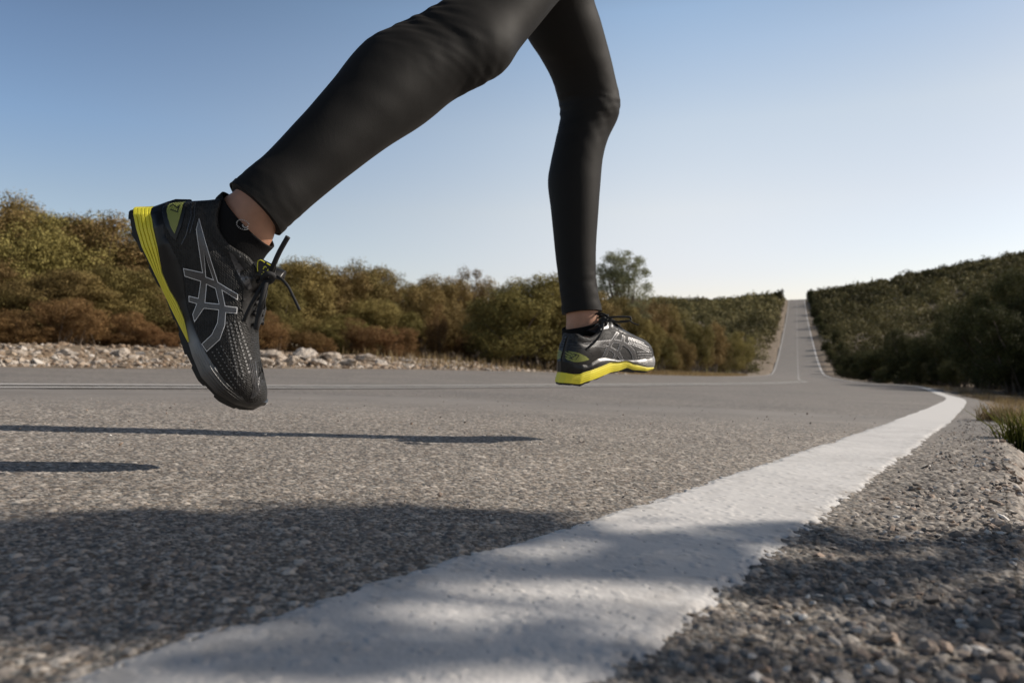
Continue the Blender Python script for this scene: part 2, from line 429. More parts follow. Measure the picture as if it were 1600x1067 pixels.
# thick white edge line near the camera
en = .014*(fbm(X*110, Y*110, 90)-.5)+.016*(fbm(X*14, Y*14, 91)-.5)
inner = .0875+en-np.abs(U)+.016*(1-sstep(.25, .75, S))*(U < 0)
lt = base+.0013+.003*(fbm(X*9, Y*9, 40)-.5)*(1+2*sh)+.24*stone+.25*big+.0005*(fbm(X*45, Y*45, 92)-.5)*2+.0005*(fbm(X*160, Y*160, 93)-.5)+.0004
chips = sstep(.52, .60, fbm(X*130, Y*130, 111))*(1-sstep(.002, .020, inner))
lt = lt*1.0+.0006-.0030*(1-sstep(-.002, .016, inner))-.0026*chips
pits = (voro(X/.03, Y/.03, 95)[0] < .028*vnoise(X*20, Y*20, 88))
lt = lt-.003*pits
VL = np.stack([X, Y, lt], -1).reshape(-1, 3)
lc = np.array([.615, .60, .585])*(.86+.25*fbm(X*10, Y*10, 96)[..., None]+.12*(fbm(X*150, Y*150, 97)-.5)[..., None])
dirt = sstep(.56, .72, fbm(X*22, Y*22, 98))[..., None]*.35*(1-sstep(0, .05, inner))[..., None]
lc = lc*(1-dirt)+np.array([.25, .22, .19])*dirt
wear = (sstep(.50, .66, fbm(X*55, Y*55, 101))*.5+sstep(.60, .70, fbm(X*16, Y*9, 103))*.35)[..., None]*(.35+.65*(1-sstep(.0, .06, inner)))[..., None]; lc = lc*(1-.55*wear)+np.array([.20, .18, .16])*.55*wear
lc = np.where(pits[..., None], .2, lc)
M_LINE, _, _ = attr_mat('thick road paint', .65)
lt = lt*(1-sstep(2.7, 3.25, RR))+(base+.0016)*sstep(2.7, 3.25, RR); VL = np.stack([X, Y, lt], -1).reshape(-1, 3)
lcm = np.array([.60, .585, .57])*(.92+.12*fbm(X*10, Y*10, 96)[..., None]); kf = sstep(2.4, 3.2, RR)[..., None]; lc = lc*(1-kf)+lcm*kf
tag(subset('edge_line', (inner > -.003) & (RR < 3.3), VL, lc.reshape(-1, 3), M_LINE), kind='structure')

# ---------------------------------------------------------------- stones
def ico(sub):
    bm = bmesh.new(); bmesh.ops.create_icosphere(bm, subdivisions=sub, radius=1)
    v = np.array([x.co[:] for x in bm.verts]); f = np.array([[q.index for q in x.verts] for x in bm.faces]); bm.free()
    return v, f
ICO1, ICO2, ICO4 = ico(1), ico(2), ico(4)
def rock_cloud(name, pts, sizes, base, m, flat=(.5, .8), tint=None):
    bv, bf = base; n = len(pts)
    sc = np.stack([rng.uniform(.7, 1.25, n), rng.uniform(.7, 1.25, n), rng.uniform(*flat, n)], -1)
    a = rng.uniform(0, 6.28, n)
    jit = rng.uniform(.5, 1.3, (n, len(bv), 1))
    v = bv[None]*jit*sc[:, None, :]
    ca, sa = np.cos(a)[:, None], np.sin(a)[:, None]
    tl = rng.normal(0, .25, n)[:, None]
    x, y, z = v[..., 0], v[..., 1], v[..., 2]+tl*v[..., 0]
    v = np.stack([x*ca-y*sa, x*sa+y*ca, z], -1)*np.asarray(sizes)[:, None, None]+np.asarray(pts)[:, None, :]
    f = bf[None]+(np.arange(n)*len(bv))[:, None, None]
    me = np_mesh(name, v.reshape(-1, 3), f.reshape(-1, bf.shape[1]), smooth=False)
    t = rng.uniform(0, 1, n) if tint is None else tint
    add_attr(me, 'tint', np.repeat(t, len(bv)))
    return link(name, me, m)
def spos(s, u):
    k = dXn(s); n = np.sqrt(1+k*k); return Xn(s)+u/n, s-u*k/n

M_PEB, npb, bpb = mat('pebbles')
_a = N(npb, 'ShaderNodeAttribute', attribute_name='tint')
_r = ramp(npb, _a.outputs['Fac'], [(0, (.10, .09, .085)), (.35, (.24, .205, .175)), (.6, (.34, .25, .19)), (.85, (.46, .43, .40)), (1, (.68, .65, .61))])
npb.links.new(_r.outputs[0], bpb.inputs['Base Color']); bpb.inputs['Roughness'].default_value = .85

def z_near(x, y):
    s, u = su(x, y)
    dr = sstep(0, .05, u-E_R)
    return road_z(s, np.minimum(u, E_R+.6))-.034*dr-.02*sstep(.4, 2, u)
n = 4200
s_ = np.exp(rng.uniform(math.log(.05), math.log(3.3), n))+rng.uniform(-.15, .1, n); u_ = .095+rng.gamma(2.0, .075, n)
x, y = spos(s_, u_); keep = u_ < 1.0
x, y, s_, u_ = x[keep], y[keep], s_[keep], u_[keep]
sz = .0014+rng.gamma(1.4, .0008, len(x))*(1+1.8*sstep(.15, .32, u_))
o = rock_cloud('loose_gravel', np.stack([x, y, z_near(x, y)+sz*.12+.001], -1), sz, ICO1, M_PEB, flat=(.35, .6))
tag(o, 'loose grey and tan gravel scattered on the rough shoulder right of the white line', 'gravel', kind='stuff')
n = 500
s_ = np.exp(rng.uniform(math.log(.08), math.log(2.6), n)); u_ = rng.normal(.27, .06, n); x, y = spos(s_, u_); sz = rng.uniform(.0025, .0065, n)
o = rock_cloud('verge_stones', np.stack([x, y, z_near(x, y)+sz*.15], -1), sz, ICO2, M_PEB, flat=(.35, .6), tint=rng.uniform(.3, .93, n))
tag(o, 'pale chips of stone along the broken asphalt edge at the right', 'gravel', kind='stuff')
n = 500
s_ = rng.uniform(.1, 3.0, n); u_ = rng.uniform(-2.2, -.1, n); x, y = spos(s_, u_)
sz = .0012+rng.gamma(1.2, .0006, n)
o = rock_cloud('road_grit', np.stack([x, y, z_near(x, y)+sz*.4+.0015], -1), sz, ICO1, M_PEB)
tag(o, 'tiny stone grit lying loose on the sunlit asphalt', 'grit', kind='stuff')

# limestone rubble on the far bank
n = 11000
s_ = rng.uniform(-3, 16, n); u_ = E_L-.1-rng.gamma(2.0, .55, n); keep = (u_ > E_L-3.6); s_, u_ = s_[keep], u_[keep]
x, y = spos(s_, u_); sz = .010+rng.gamma(1.2, .012, len(x))
sz = np.minimum(sz, .07)
o = rock_cloud('limestone_rubble', np.stack([x, y, terrain_z(x, y)+sz*.08], -1), sz, ICO1, M_LIME, tint=rng.beta(1.3, 1.0, len(x)))
tag(o, 'pale limestone rubble heaped along the far edge of the road', 'rubble', kind='stuff')

def d_for(px, v):
    dd = np.linspace(5, 24, 400); s0, u0 = su((px-CX)/F*dd, dd)
    k = np.where(u0 < E_L-v)[0]
    return float(dd[k[0]]) if len(k) else 16.
def boulder_mesh(seed, flat):
    r = np.random.default_rng(seed); v, f = ICO4; v = v.copy()
    d = np.ones(len(v))
    for _ in range(26):                                 # cut planes give broken facets
        nrm = r.normal(size=3); nrm /= np.linalg.norm(nrm); c = r.uniform(.42, .85)
        p = v@nrm; v = v-np.outer(np.maximum(0, p-c), nrm)*.92
    nn = fbm(v[:, 0]*2.5+seed, v[:, 1]*2.5+v[:, 2]*2.5, seed)-.47
    v = v*(1+.55*nn[:, None])
    n2 = fbm(v[:, 0]*9+seed, v[:, 1]*9+v[:, 2]*9, seed+3)-.47
    v = v*(1+.34*n2[:, None]); v[:, 2] *= flat
    me = np_mesh('boulder', v, f, smooth=False); add_attr(me, 'tint', np.full(len(v), r.uniform(.75, 1)))
    me.materials.append(M_LIME)
    return me
BM = [boulder_mesh(i+11, f) for i, f in enumerate((.75, .6, .85, .55, .7))]
bl = [(408, 9.4, .24), (425, 9.9, .30), (452, 9.3, .26), (476, 9.9, .34), (500, 9.5, .22), (520, 10.2, .30), (545, 9.8, .25), (572, 10.1, .30), (596, 10.0, .20),
      (640, 10.4, .15), (700, 10.6, .14), (30, 7.7, .17), (66, 7.3, .14), (105, 7.7, .20), (150, 7.6, .13), (190, 7.9, .19), (238, 8.0, .13), (268, 8.1, .20), (298, 8.2, .17), (330, 8.7, .2)]
words = ['first', 'second', 'third', 'fourth', 'fifth', 'sixth', 'seventh', 'eighth', 'ninth', 'tenth', 'eleventh', 'twelfth', 'thirteenth', 'fourteenth', 'fifteenth',
         'sixteenth', 'seventeenth', 'eighteenth', 'nineteenth', 'twentieth', 'twenty-first', 'twenty-second', 'twenty-third', 'twenty-fourth', 'twenty-fifth', 'twenty-sixth', 'twenty-seventh',
         'twenty-eighth', 'twenty-ninth', 'thirtieth', 'thirty-first', 'thirty-second', 'thirty-third', 'thirty-fourth', 'thirty-fifth', 'thirty-sixth', 'thirty-seventh', 'thirty-eighth', 'thirty-ninth', 'fortieth']
bl.sort()
rk = 0; lk = 0
for i, (px, d, r) in enumerate(bl):
    r = r*.62 if px < 400 else r*.85
    b = bpy.data.objects.new('boulder', BM[i % 5]); COL.objects.link(b)
    d = d_for(px, .55 if i % 2 else 1.1); r *= .85
    x = (px-CX)/F*d
    b.location = (x, d, tz(x, d)+r*.22); b.scale = (r*1.15, r, r*.8); b.rotation_euler = (random.uniform(-.3, .3), random.uniform(-.3, .3), random.uniform(0, 6))
    if px < 400:
        tag(b, 'pale boulder behind the rear shoe side of the bank, %s from the left edge' % words[lk], 'boulder', 'pale boulders along the far bank'); lk += 1
    else:
        tag(b, 'whitish broken boulder between the two legs, %s to the right of the rear shoe' % words[rk], 'boulder', 'pale boulders along the far bank'); rk += 1

# ---------------------------------------------------------------- foliage
def leaf_mesh(name, C, Nn, size, tint, aspect=.85, m=None):
    n = len(C)
    up = rng.normal(size=(n, 3)); nn = Nn/np.linalg.norm(Nn, axis=1, keepdims=True)
    a = np.cross(nn, up); a /= np.linalg.norm(a, axis=1, keepdims=True); b = np.cross(nn, a)
    s = size[:, None]
    v = np.stack([C-a*s, C-b*s*aspect, C+a*s, C+b*s*aspect], 1).reshape(-1, 3)
    f = np.arange(n*4).reshape(-1, 4)
    me = np_mesh(name, v, f, smooth=False); add_attr(me, 'tint', np.repeat(np.clip(tint, 0, 1), 4))
    if m: me.materials.append(m)
    return me

def crown_cloud(seed, n, H, Wd, leaf, nclump=60, low=.05, rc=(.16, .34), nsub=5):
    """a few big domes, each covered with small leaf clumps; leaves face out of their clump"""
    r = np.random.default_rng(seed)
    def unit(k):
        q = r.normal(size=(k, 3)); return q/np.linalg.norm(q, axis=1, keepdims=True)
    nb = 11
    bc = unit(nb)*np.array([.5, .5, .5])*r.uniform(.5, 1, (nb, 1)); bc[:, 2] = r.uniform(.22, .70, nb)
    br = r.uniform(.26, .42, nb)
    scl = np.array([Wd/2, Wd/2, H])
    bi = r.integers(0, nb, nclump)
    d0 = unit(nclump); d0[:, 2] = d0[:, 2]*.9+.1
    cl = bc[bi]*np.array([1, 1, 1])+d0*br[bi][:, None]*np.array([1, 1, .55])*r.uniform(.75, 1.02, (nclump, 1))
    cl[:, 2] = np.clip(cl[:, 2], low, 1.0); cl = cl*scl*np.array([1.05, 1.05, .93])
    cr = r.uniform(*rc, nclump)*Wd/2
    ct = .6*r.uniform(0, 1, nclump)+.4*r.uniform(0, 1, nb)[bi]
    w_ = cr**2; w_ /= w_.sum()
    idx = r.choice(nclump, n, p=w_)
    d = unit(n)
    rr_ = cr[idx]*(.45+.60*r.uniform(0, 1, n)**.6)*(1+.25*np.sin(d[:, 0]*6+idx)*np.sin(d[:, 2]*5+idx*2))
    C = cl[idx]+d*rr_[:, None]*np.array([1, 1, .75])
    C[:, 2] = np.abs(C[:, 2])
    kz = H/np.percentile(C[:, 2], 99.3); C[:, 2] *= kz; cl[:, 2] *= kz
    Nn = d+r.normal(0, .42, (n, 3)); Nn[:, 2] += .15
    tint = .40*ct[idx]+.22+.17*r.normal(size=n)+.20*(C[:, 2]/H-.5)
    return C, Nn, r.uniform(.6, 1.3, n)*leaf, tint, cl

def tube_arrays(P, rad, seg=8):
    P = np.asarray(P, float); rad = np.asarray(rad, float); n = len(P)
    Tn = np.gradient(P, axis=0); Tn /= np.linalg.norm(Tn, axis=1, keepdims=True)+1e-12
    ref = np.array([0, 0, 1.]) if abs(Tn[0][2]) < .9 else np.array([1., 0, 0])
    A = np.empty_like(P)
    a = np.cross(Tn[0], ref); a /= np.linalg.norm(a)
    for i in range(n):
        a = a-Tn[i]*np.dot(a, Tn[i]); a /= np.linalg.norm(a)+1e-12; A[i] = a
    B = np.cross(Tn, A)
    ph = np.linspace(0, 2*math.pi, seg, endpoint=False)
    V = P[:, None]+rad[:, None, None]*(A[:, None]*np.cos(ph)[None, :, None]+B[:, None]*np.sin(ph)[None, :, None])
    return V.reshape(-1, 3), grid_faces(n, seg, True)
def tubes_mesh(name, lst, m, seg=8, caps=False):
    Vs, Fs, o = [], [], 0
    for P, r in lst:
        if caps:
            P = np.asarray(P, float); r = np.asarray(r, float)
            P = np.vstack([P[0], P, P[-1]]); P[0] += (P[1]-P[2])*.001; P[-1] += (P[-2]-P[-3])*.001
            r = np.concatenate([[r[0]*.02], r, [r[-1]*.02]])
        v, f = tube_arrays(P, r, seg); Vs.append(v); Fs.append(f+o); o += len(v)
    me = np_mesh(name, np.vstack(Vs), np.vstack(Fs)); 
    if m: me.materials.append(m)
    return me
def branches(seed, cl, H, r0=.05, k=14, spread=.15):
    r = np.random.default_rng(seed); L = []
    ids = r.choice(len(cl), min(k, len(cl)), replace=False)
    for i in ids:
        e = cl[i]; b = np.array([r.normal(0, spread), r.normal(0, spread), -.1])
        t = np.linspace(0, 1, 9)[:, None]
        P = b+(e-b)*t; P[:, :2] = b[:2]+(e[:2]-b[:2])*t**1.5
        P += r.normal(0, .03, P.shape)*H*.3*np.sin(t*3.1)
        L.append((P, r0*(1-.8*t[:, 0])*r.uniform(.5, 1)))
    return L
SHR = []
for k in range(5):
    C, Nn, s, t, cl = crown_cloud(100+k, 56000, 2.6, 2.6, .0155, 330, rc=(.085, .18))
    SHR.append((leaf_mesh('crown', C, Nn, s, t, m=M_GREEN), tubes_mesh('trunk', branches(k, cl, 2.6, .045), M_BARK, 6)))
RST = []
for k in range(3):
    C, Nn, s, t, cl = crown_cloud(200+k, 26000, 1.5, 1.9, .0125, 200, rc=(.08, .17))
    RST.append((leaf_mesh('crown', C, Nn, s, t, m=M_RUST), tubes_mesh('trunk', branches(30+k, cl, 1.5, .02, 18), M_BARK, 5)))

SHR_SHADED = []
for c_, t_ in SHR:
    m2 = c_.copy(); m2.materials.clear(); m2.materials.append(M_GREEN_SHADED); SHR_SHADED.append((m2, t_))  # same crowns again, with the shade painted into their leaves
def plant(name, kind, var, x, y, z, h, wid, label, cat, group, h0, w0):
    e = bpy.data.objects.new(name, None); COL.objects.link(e); e.location = (x, y, z)
    e.rotation_euler = (0, 0, random.uniform(0, 6.28)); e.scale = (wid/w0, wid/w0, h/h0); e.empty_display_size = .1
    for nm, me_ in (('crown', kind[var][0]), ('trunk', kind[var][1])):
        c_ = bpy.data.objects.new(nm, me_); COL.objects.link(c_); c_.parent = e
    return tag(e, label, cat, group)

def skyline(px):
    return np.interp(px, [-300, -100, 0, 43, 50, 99, 142, 160, 185, 204, 300, 444, 484, 531, 556, 575, 606, 640, 656, 669, 744, 787, 828, 850, 869, 905, 940, 1010, 1030, 1080, 1110, 1135],
                     [300, 310, 313, 315, 333, 338, 350, 360, 349, 346, 385, 417, 407, 416, 430, 419, 427, 417, 440, 436, 427, 431, 439, 447, 442, 450, 462, 470, 476, 500, 528, 556])
# back row of evergreen trees on the left
backs = []
for px in np.concatenate([np.arange(-260, 0, 60), np.arange(8, 900, 38)]):
    px = px+random.uniform(-9, 9)
    d = d_for(px, 5.0)+random.uniform(-.4, .8)
    backs.append((px, d, skyline(px)+random.choice([-2, 0, 2, 6, 10])+random.uniform(-1, 2)))
nth = 0
for i, (px, d, yt) in enumerate(backs):
    x = (px-CX)/F*d; z = tz(x, d); top = CAMH+(HZ-yt)/F*d
    if px > -30: nth += 1
    lab = ('olive evergreen tree in the back row beyond the rocks, %s from the left' % words[nth-1]) if px > -30 else 'evergreen tree beyond the left edge of the photo, %s of its row' % words[i]
    plant('evergreen_tree', SHR, i % 5, x, d, z-.05, top-z+.06, random.uniform(2.2, 3.0), lab, 'tree', 'evergreen trees along the far side of the road', 2.6, 2.6)
# middle row filling under the crowns
nth = 0
for i, px in enumerate(np.concatenate([np.arange(-240, 0, 70), np.arange(10, 900, 47)])):
    px = px+random.uniform(-12, 12)
    d = d_for(px, 3.6)+random.uniform(-.3, .4)
    yt = skyline(px)*.5+.5*545+random.uniform(-40, 18)
    x = (px-CX)/F*d; z = tz(x, d); top = CAMH+(HZ-yt)/F*d
    if px > -25: nth += 1
    lab = ('rounded olive bush in the middle row below the trees, %s from the left' % words[nth-1]) if px > -25 else 'olive bush beyond the left edge of the photo, %s of its row' % words[i]
    plant('olive_bush', SHR, (i*2+1) % 5, x, d, z-.05, top-z+.05, random.uniform(1.5, 2.1), lab, 'bush', 'olive bushes below the far trees', 2.6, 2.6)
# rusty shrubs in front
nth = 0
for i, px in enumerate(np.concatenate([np.arange(-220, 0, 60), np.arange(6, 830, 42)])):
    px = px+random.uniform(-14, 14)
    d = d_for(px, 2.3)+random.uniform(-.1, .35)
    yt = 505+random.choice([-46, -22, 0, 12, 16])+random.uniform(-8, 8)+8*px/850-22*math.exp(-((px-590)/90)**2)
    x = (px-CX)/F*d; z = tz(x, d); top = CAMH+(HZ-yt)/F*d
    if px > -20: nth += 1
    lab = ('rust brown dry shrub at the foot of the bushes, %s from the left' % words[nth-1]) if px > -20 else 'rust brown shrub beyond the left edge of the photo, %s of its row' % words[i]
    plant('rusty_shrub', RST, i % 3, x, d, z-.05, max(.25, top-z), random.uniform(.8, 1.15), lab, 'shrub', 'rust coloured shrubs behind the rocks', 1.5, 1.9)
# bushes along the road past the front shoe
nth = 0
for i, (px, d, yt, wd) in enumerate([(890, 17, 470, 2.2), (915, 21, 468, 2.3), (945, 20, 478, 1.8), (968, 25, 466, 2.4), (1000, 25, 486, 2.0), (1010, 33, 470, 2.8), (1028, 27.5, 515, 1.7), (1045, 35, 480, 2.7), (1062, 33, 522, 1.8),
                       (1082, 43, 492, 3.0), (1095, 45, 530, 2.2), (1112, 55, 508, 3.4), (1128, 60, 532, 3.0), (1146, 78, 520, 4.0), (1162, 90, 528, 4.2), (985, 24.0, 535, 1.4), (935, 18.6, 540, 1.2), (1055, 31.5, 552, 1.3)]):
    x = (px-CX)/F*d; s0, u0 = su(np.array([x]), np.array([float(d)]))
    z = tz(x, d); top = CAMH+(HZ-yt)/F*d
    nth += 1
    plant('roadside_bush', SHR, (i*3+2) % 5, x, d, z-.05, top-z+.05, wd, 'yellowish green bush on the far roadside past the front shoe, %s towards the hill road' % words[nth-1], 'bush',
          'bushes on the far roadside past the front shoe', 2.6, 2.6)
# pale airy tree
C, Nn, s, t, cl = crown_cloud(321, 26000, 2.6, 2.6, .017, 420, rc=(.06, .13))
C[:, 2] += 1.5; cl[:, 2] += 1.5
airy = bpy.data.objects.new('airy_tree', None); COL.objects.link(airy); d = 27.0; x = (977-CX)/F*d
airy.location = (x, d, tz(x, d)-.05); ztop = CAMH+(HZ-399)/F*d; airy.scale = (1.4, 1.4, (ztop-airy.location.z)/4.0)
link('crown', leaf_mesh('crown', C, Nn, s, t, m=M_PALE), None, airy)
link('trunk', tubes_mesh('trunk', branches(77, cl, 3.8, .05, 26, .05), M_BARK, 6), None, airy)
tag(airy, 'taller pale tree with a thin airy crown against the sky, right of the front leg', 'tree')
# right roadside trees
nth = 0
ds = list(np.exp(np.linspace(math.log(11.5), math.log(150), 34)))
for i, d in enumerate(ds):
    row = i % 2
    v = 1.7+row*1.8+random.uniform(-.2, .5)+(1.6 if d < 30 else 0)
    if d > 60: v = 1.6+row*2
    x, y = spos(np.array([d]), np.array([E_R+v])); x, y = float(x[0]), float(y[0])
    h = (2.5 if d < 30 else 2.5 if d < 70 else 2.7)+row*.5+random.uniform(-.4, .4); nth += 1
    plant('roadside_tree', SHR_SHADED, i % 5, x, y, tz(x, y)-.05, h, random.uniform(2.4, 3.2)*(1.15 if d > 40 else 1), 'dark shaded evergreen on the right roadside, %s counting from the right edge' % words[nth-1], 'tree',
          'dark evergreens along the right roadside', 2.6, 2.6)
for i, (px, d, yt, wd) in enumerate([(1548, 22, 418, 3.2), (1600, 20, 408, 3.2), (1660, 18, 410, 3.4), (1500, 30, 470, 3.4), (1470, 38, 498, 3.4), (1580, 16.5, 470, 2.6), (1530, 25, 505, 2.6)]):
    x = (px-CX)/F*d; z = tz(x, d); top = CAMH+(HZ-yt)/F*d
    plant('tall_evergreen', SHR_SHADED, (i+1) % 5, x, d, z-.05, (top-z)*.93, wd*.85, 'tall dark evergreen at the right edge of the photo, %s of the tallest clump' % words[i], 'tree',
          'tall dark evergreens at the right edge', 2.6, 2.6)

nth = 0
for i, d in enumerate(np.exp(np.linspace(math.log(13), math.log(95), 30))):
    x, y = spos(np.array([d]), np.array([E_R+1.25+(.9 if d < 26 else 0)+random.uniform(-.1, .5)])); x, y = float(x[0]), float(y[0]); nth += 1
    plant('low_bush', SHR_SHADED, (i*2) % 5, x, y, tz(x, y)-.12, random.uniform(.9, 1.5), random.uniform(1.5, 2.3), 'low dark bush under the right roadside trees, %s from the right edge' % words[nth-1], 'bush', 'low bushes at the foot of the right roadside trees', 2.6, 2.6)
# hillside scrub: one mass
def scrub(name, side, n, smin, smax, vmax, label, per=150):
    s_ = smin+(smax-smin)*rng.uniform(0, 1, n)**.85; v_ = 1.9+rng.uniform(0, 1, n)**1.15*vmax
    u_ = (E_R+v_) if side > 0 else (E_L-v_)
    x, y = spos(s_, u_); dd = np.hypot(x, y)
    infr = (y > 20) & (x/np.maximum(y, 1) < 1.05) & (x/np.maximum(y, 1) > .10)
    x, y, dd, v_ = x[infr], y[infr], dd[infr], v_[infr]; n = len(x)
    z = terrain_z(x, y); r = np.clip(rng.lognormal(.45, .42, n), .7, 4.2)*np.clip(v_/5, .45, 1); h = np.minimum(r*rng.uniform(.7, 1.2, n), 3.4)
    sc = np.clip(dd/190, .55, 1.7)
    big_ = fbm(x*.06, y*.06, 31)-.47; ct = rng.normal(0, .14, n)+big_*1.1
    idx = np.repeat(np.arange(n), per); m_ = len(idx)
    d = rng.normal(size=(m_, 3)); d /= np.linalg.norm(d, axis=1, keepdims=True); d[:, 2] = np.abs(d[:, 2])-.12
    lump = 1+.25*np.sin(d[:, 0]*7+idx)*np.sin(d[:, 1]*6+idx*3)
    q = rng.uniform(.72, 1.04, m_)*lump
    C = np.stack([x[idx]+d[:, 0]*r[idx]*q, y[idx]+d[:, 1]*r[idx]*q, z[idx]+d[:, 2]*h[idx]*q*1.2], -1)
    Nn = d+rng.normal(0, .38, (m_, 3))
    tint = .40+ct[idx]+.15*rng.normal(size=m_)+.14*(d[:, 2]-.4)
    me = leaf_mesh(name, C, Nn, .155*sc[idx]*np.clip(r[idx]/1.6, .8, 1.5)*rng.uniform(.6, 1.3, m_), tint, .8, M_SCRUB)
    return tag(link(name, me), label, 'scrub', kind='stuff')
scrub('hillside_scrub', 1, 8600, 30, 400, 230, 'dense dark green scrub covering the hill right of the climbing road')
scrub('hillside_scrub', -1, 5200, 62, 395, 150, 'dense dark green scrub covering the hill left of the climbing road')
# trees lining the climb (their shade lies across the road)
for i, (s0, v, h) in enumerate([(352, 2.2, 4.6), (338, 2.4, 3.8), (300, 2.0, 4.2), (262, 2.2, 3.6), (236, 2.0, 4.2), (205, 2.1, 3.8), (180, 2.3, 3.3)]):
    x, y = spos(np.array([float(s0)]), np.array([E_R+v])); x, y = float(x[0]), float(y[0])
    plant('hill_tree', SHR_SHADED, i % 5, x, y, tz(x, y)-.1, h, 4.2, 'small dark tree on the right side of the climbing road, %s down from its top' % words[i], 'tree', 'trees on the right side of the climbing road', 2.6, 2.6)
for i, (s0, v, h) in enumerate([(350, 3.5, 4.4), (335, 4.0, 3.4)]):
    x, y = spos(np.array([float(s0)]), np.array([E_L-v])); x, y = float(x[0]), float(y[0])
    plant('hill_tree', SHR_SHADED, i % 5, x, y, tz(x, y)-.1, h, 4.4, 'small dark tree on the left side of the climbing road, %s down from its top' % words[i], 'tree', 'trees on the left side of the climbing road', 2.6, 2.6)

# grass
def grass(name, x, y, z, hmin, hmax, wd, m, label, cat, kind='stuff', lean=.35):
    n = len(x); h = rng.uniform(hmin, hmax, n); a = rng.uniform(0, 6.28, n)
    le = rng.uniform(.1, 1, n)*lean*h; la = rng.uniform(0, 6.28, n)
    b = np.stack([x, y, z], -1); side = np.stack([np.cos(a), np.sin(a), 0*a], -1)*wd
    md = b+np.stack([np.cos(la)*le*.35, np.sin(la)*le*.35, h*.6], -1); tp = b+np.stack([np.cos(la)*le, np.sin(la)*le, h], -1)
    v = np.stack([b-side, b+side, md+side*.7, md-side*.7, tp+side*.1, tp-side*.1], 1).reshape(-1, 3)
    k = np.arange(n)[:, None]*6
    f = np.concatenate([k+np.array([[0, 1, 2, 3]]), k+np.array([[3, 2, 4, 5]])])
    me = np_mesh(name, v, f, False); add_attr(me, 'tint', np.repeat(rng.uniform(0, 1, n), 6)); me.materials.append(m)
    return tag(link(name, me), label, cat, kind=kind)
n = 26000
s_ = np.exp(rng.uniform(math.log(1.6), math.log(30), n)); v_ = .10+rng.gamma(1.6, .45, n)
v_ = v_+.12*(fbm(s_*2, v_*2, 8) < .45)
x, y = spos(s_, E_R+v_)
clump = fbm(x*5, y*5, 15) > .44; x, y = x[clump], y[clump]
grass('dry_grass', x, y, terrain_z(x, y)-.01, .03, .11, .0016, M_DRY, 'dry straw coloured grass on the verge right of the white line', 'grass')
n = 11000
s_ = rng.uniform(8, 60, n); x, y = spos(s_, E_L-.3-rng.gamma(1.5, .8, n))
grass('verge_grass', x, y, terrain_z(x, y)-.01, .06, .22, .005, M_DRY, 'dry yellowish grass on the far verge under the bushes past the front shoe', 'grass')
def tuft(px, py, d, n, h, rad, m, label):
    x0 = (px-CX)/F*d; z0 = tz(x0, d)
    a = rng.uniform(0, 6.28, n); q = rad*rng.uniform(0, 1, n)**.7
    o = grass('grass_tuft', x0+np.cos(a)*q, d+np.sin(a)*q, np.full(n, z0-.01), h*.5, h, .0022, m, label, 'grass tuft', None, .9)
    return o
tuft(1612, 660, 2.0, 420, .13, .07, M_TUFT, 'bright yellow-green grass tuft at the right edge beside the stones')
tuft(1565, 640, 3.1, 300, .10, .09, M_DRY, 'straw coloured grass tuft beyond the green tuft on the right verge')

# ---------------------------------------------------------------- tree beside the camera that throws the dappled shade
SH = []   # ground spots in shade: (px, py, rx, ry, weight)
ell = [(40, 880, 230, 62, 1.2), (260, 885, 200, 60, 1.2), (440, 870, 190, 58, 1.2), (600, 850, 170, 48, 1), (740, 840, 150, 34, .8), (860, 835, 120, 26, .55), (130, 960, 170, 36, .7), (380, 935, 160, 30, .7),
       (250, 806, 75, 6, .12), (620, 803, 130, 10, .28), (1000, 862, 150, 17, .36), (850, 885, 170, 20, .6), (1100, 892, 120, 13, .28), (1240, 832, 130, 8, .22), (1320, 855, 90, 10, .25), (1150, 850, 120, 10, .2), (720, 1020, 170, 20, .40), (960, 1040, 90, 22, .3), (840, 985, 60, 7, .06),
       (420, 1046, 170, 20, .34), (560, 985, 70, 8, .07), (1180, 900, 80, 12, .22), (1400, 890, 150, 14, .25), (1560, 850, 80, 24, .3), (1290, 925, 100, 10, .12), (1570, 960, 90, 30, .2), (1130, 1030, 90, 16, .1), (-250, 900, 250, 70, 1), (-600, 930, 300, 90, 1)]
pts = []
tot = sum(e[4] for e in ell)
for px, py, rx, ry, wt in ell:
    n = int(44000*wt/tot)
    a = rng.uniform(0, 6.28, n); q = np.minimum(np.abs(rng.normal(0, .56, n)), 1.5)
    X_ = px+np.cos(a)*q*rx; Y_ = py+np.sin(a)*q*ry
    fx = (X_-CX)/F
    d = CAMH/((Y_-HZ)/F-(.035*fx+.013))
    g = np.stack([fx*d, d, plane(fx*d, d)], -1)
    kp = (vnoise(g[:, 0]*34, g[:, 1]*22, 47)*.6+vnoise(g[:, 0]*90, g[:, 1]*60, 48)*.4 > np.clip((px-350)/1000, 0, .40)); g = g[kp]; n = len(g)
    t = (2.35+1.3*vnoise(g[:, 0]*3+3, g[:, 1]*3, 44)+rng.normal(0, .10, n)-g[:, 0]*1.0)
    pts.append(g+np.array(SUN_DIR)[None]*t[:, None])
pts = np.vstack(pts)
Nn = np.array(SUN_DIR)[None]*1.0+rng.normal(0, .8, pts.shape)
shade = bpy.data.objects.new('overhanging_tree', None); COL.objects.link(shade)
tb = Vector((3.3, .3, 0)); tb.z = tz(3.3, .3)-.05; shade.location = tb
link('crown', leaf_mesh('crown', pts-np.array(tb), Nn, rng.uniform(.007, .015, len(pts)), rng.uniform(0, 1, len(pts)), m=M_SHADE), None, shade)
L = []
tp = np.array([[0, 0, 0], [.02, .02, .5], [-.06, .08, 1.0], [-.2, .2, 1.5]]); L.append((tp, [.06, .05, .042, .03]))
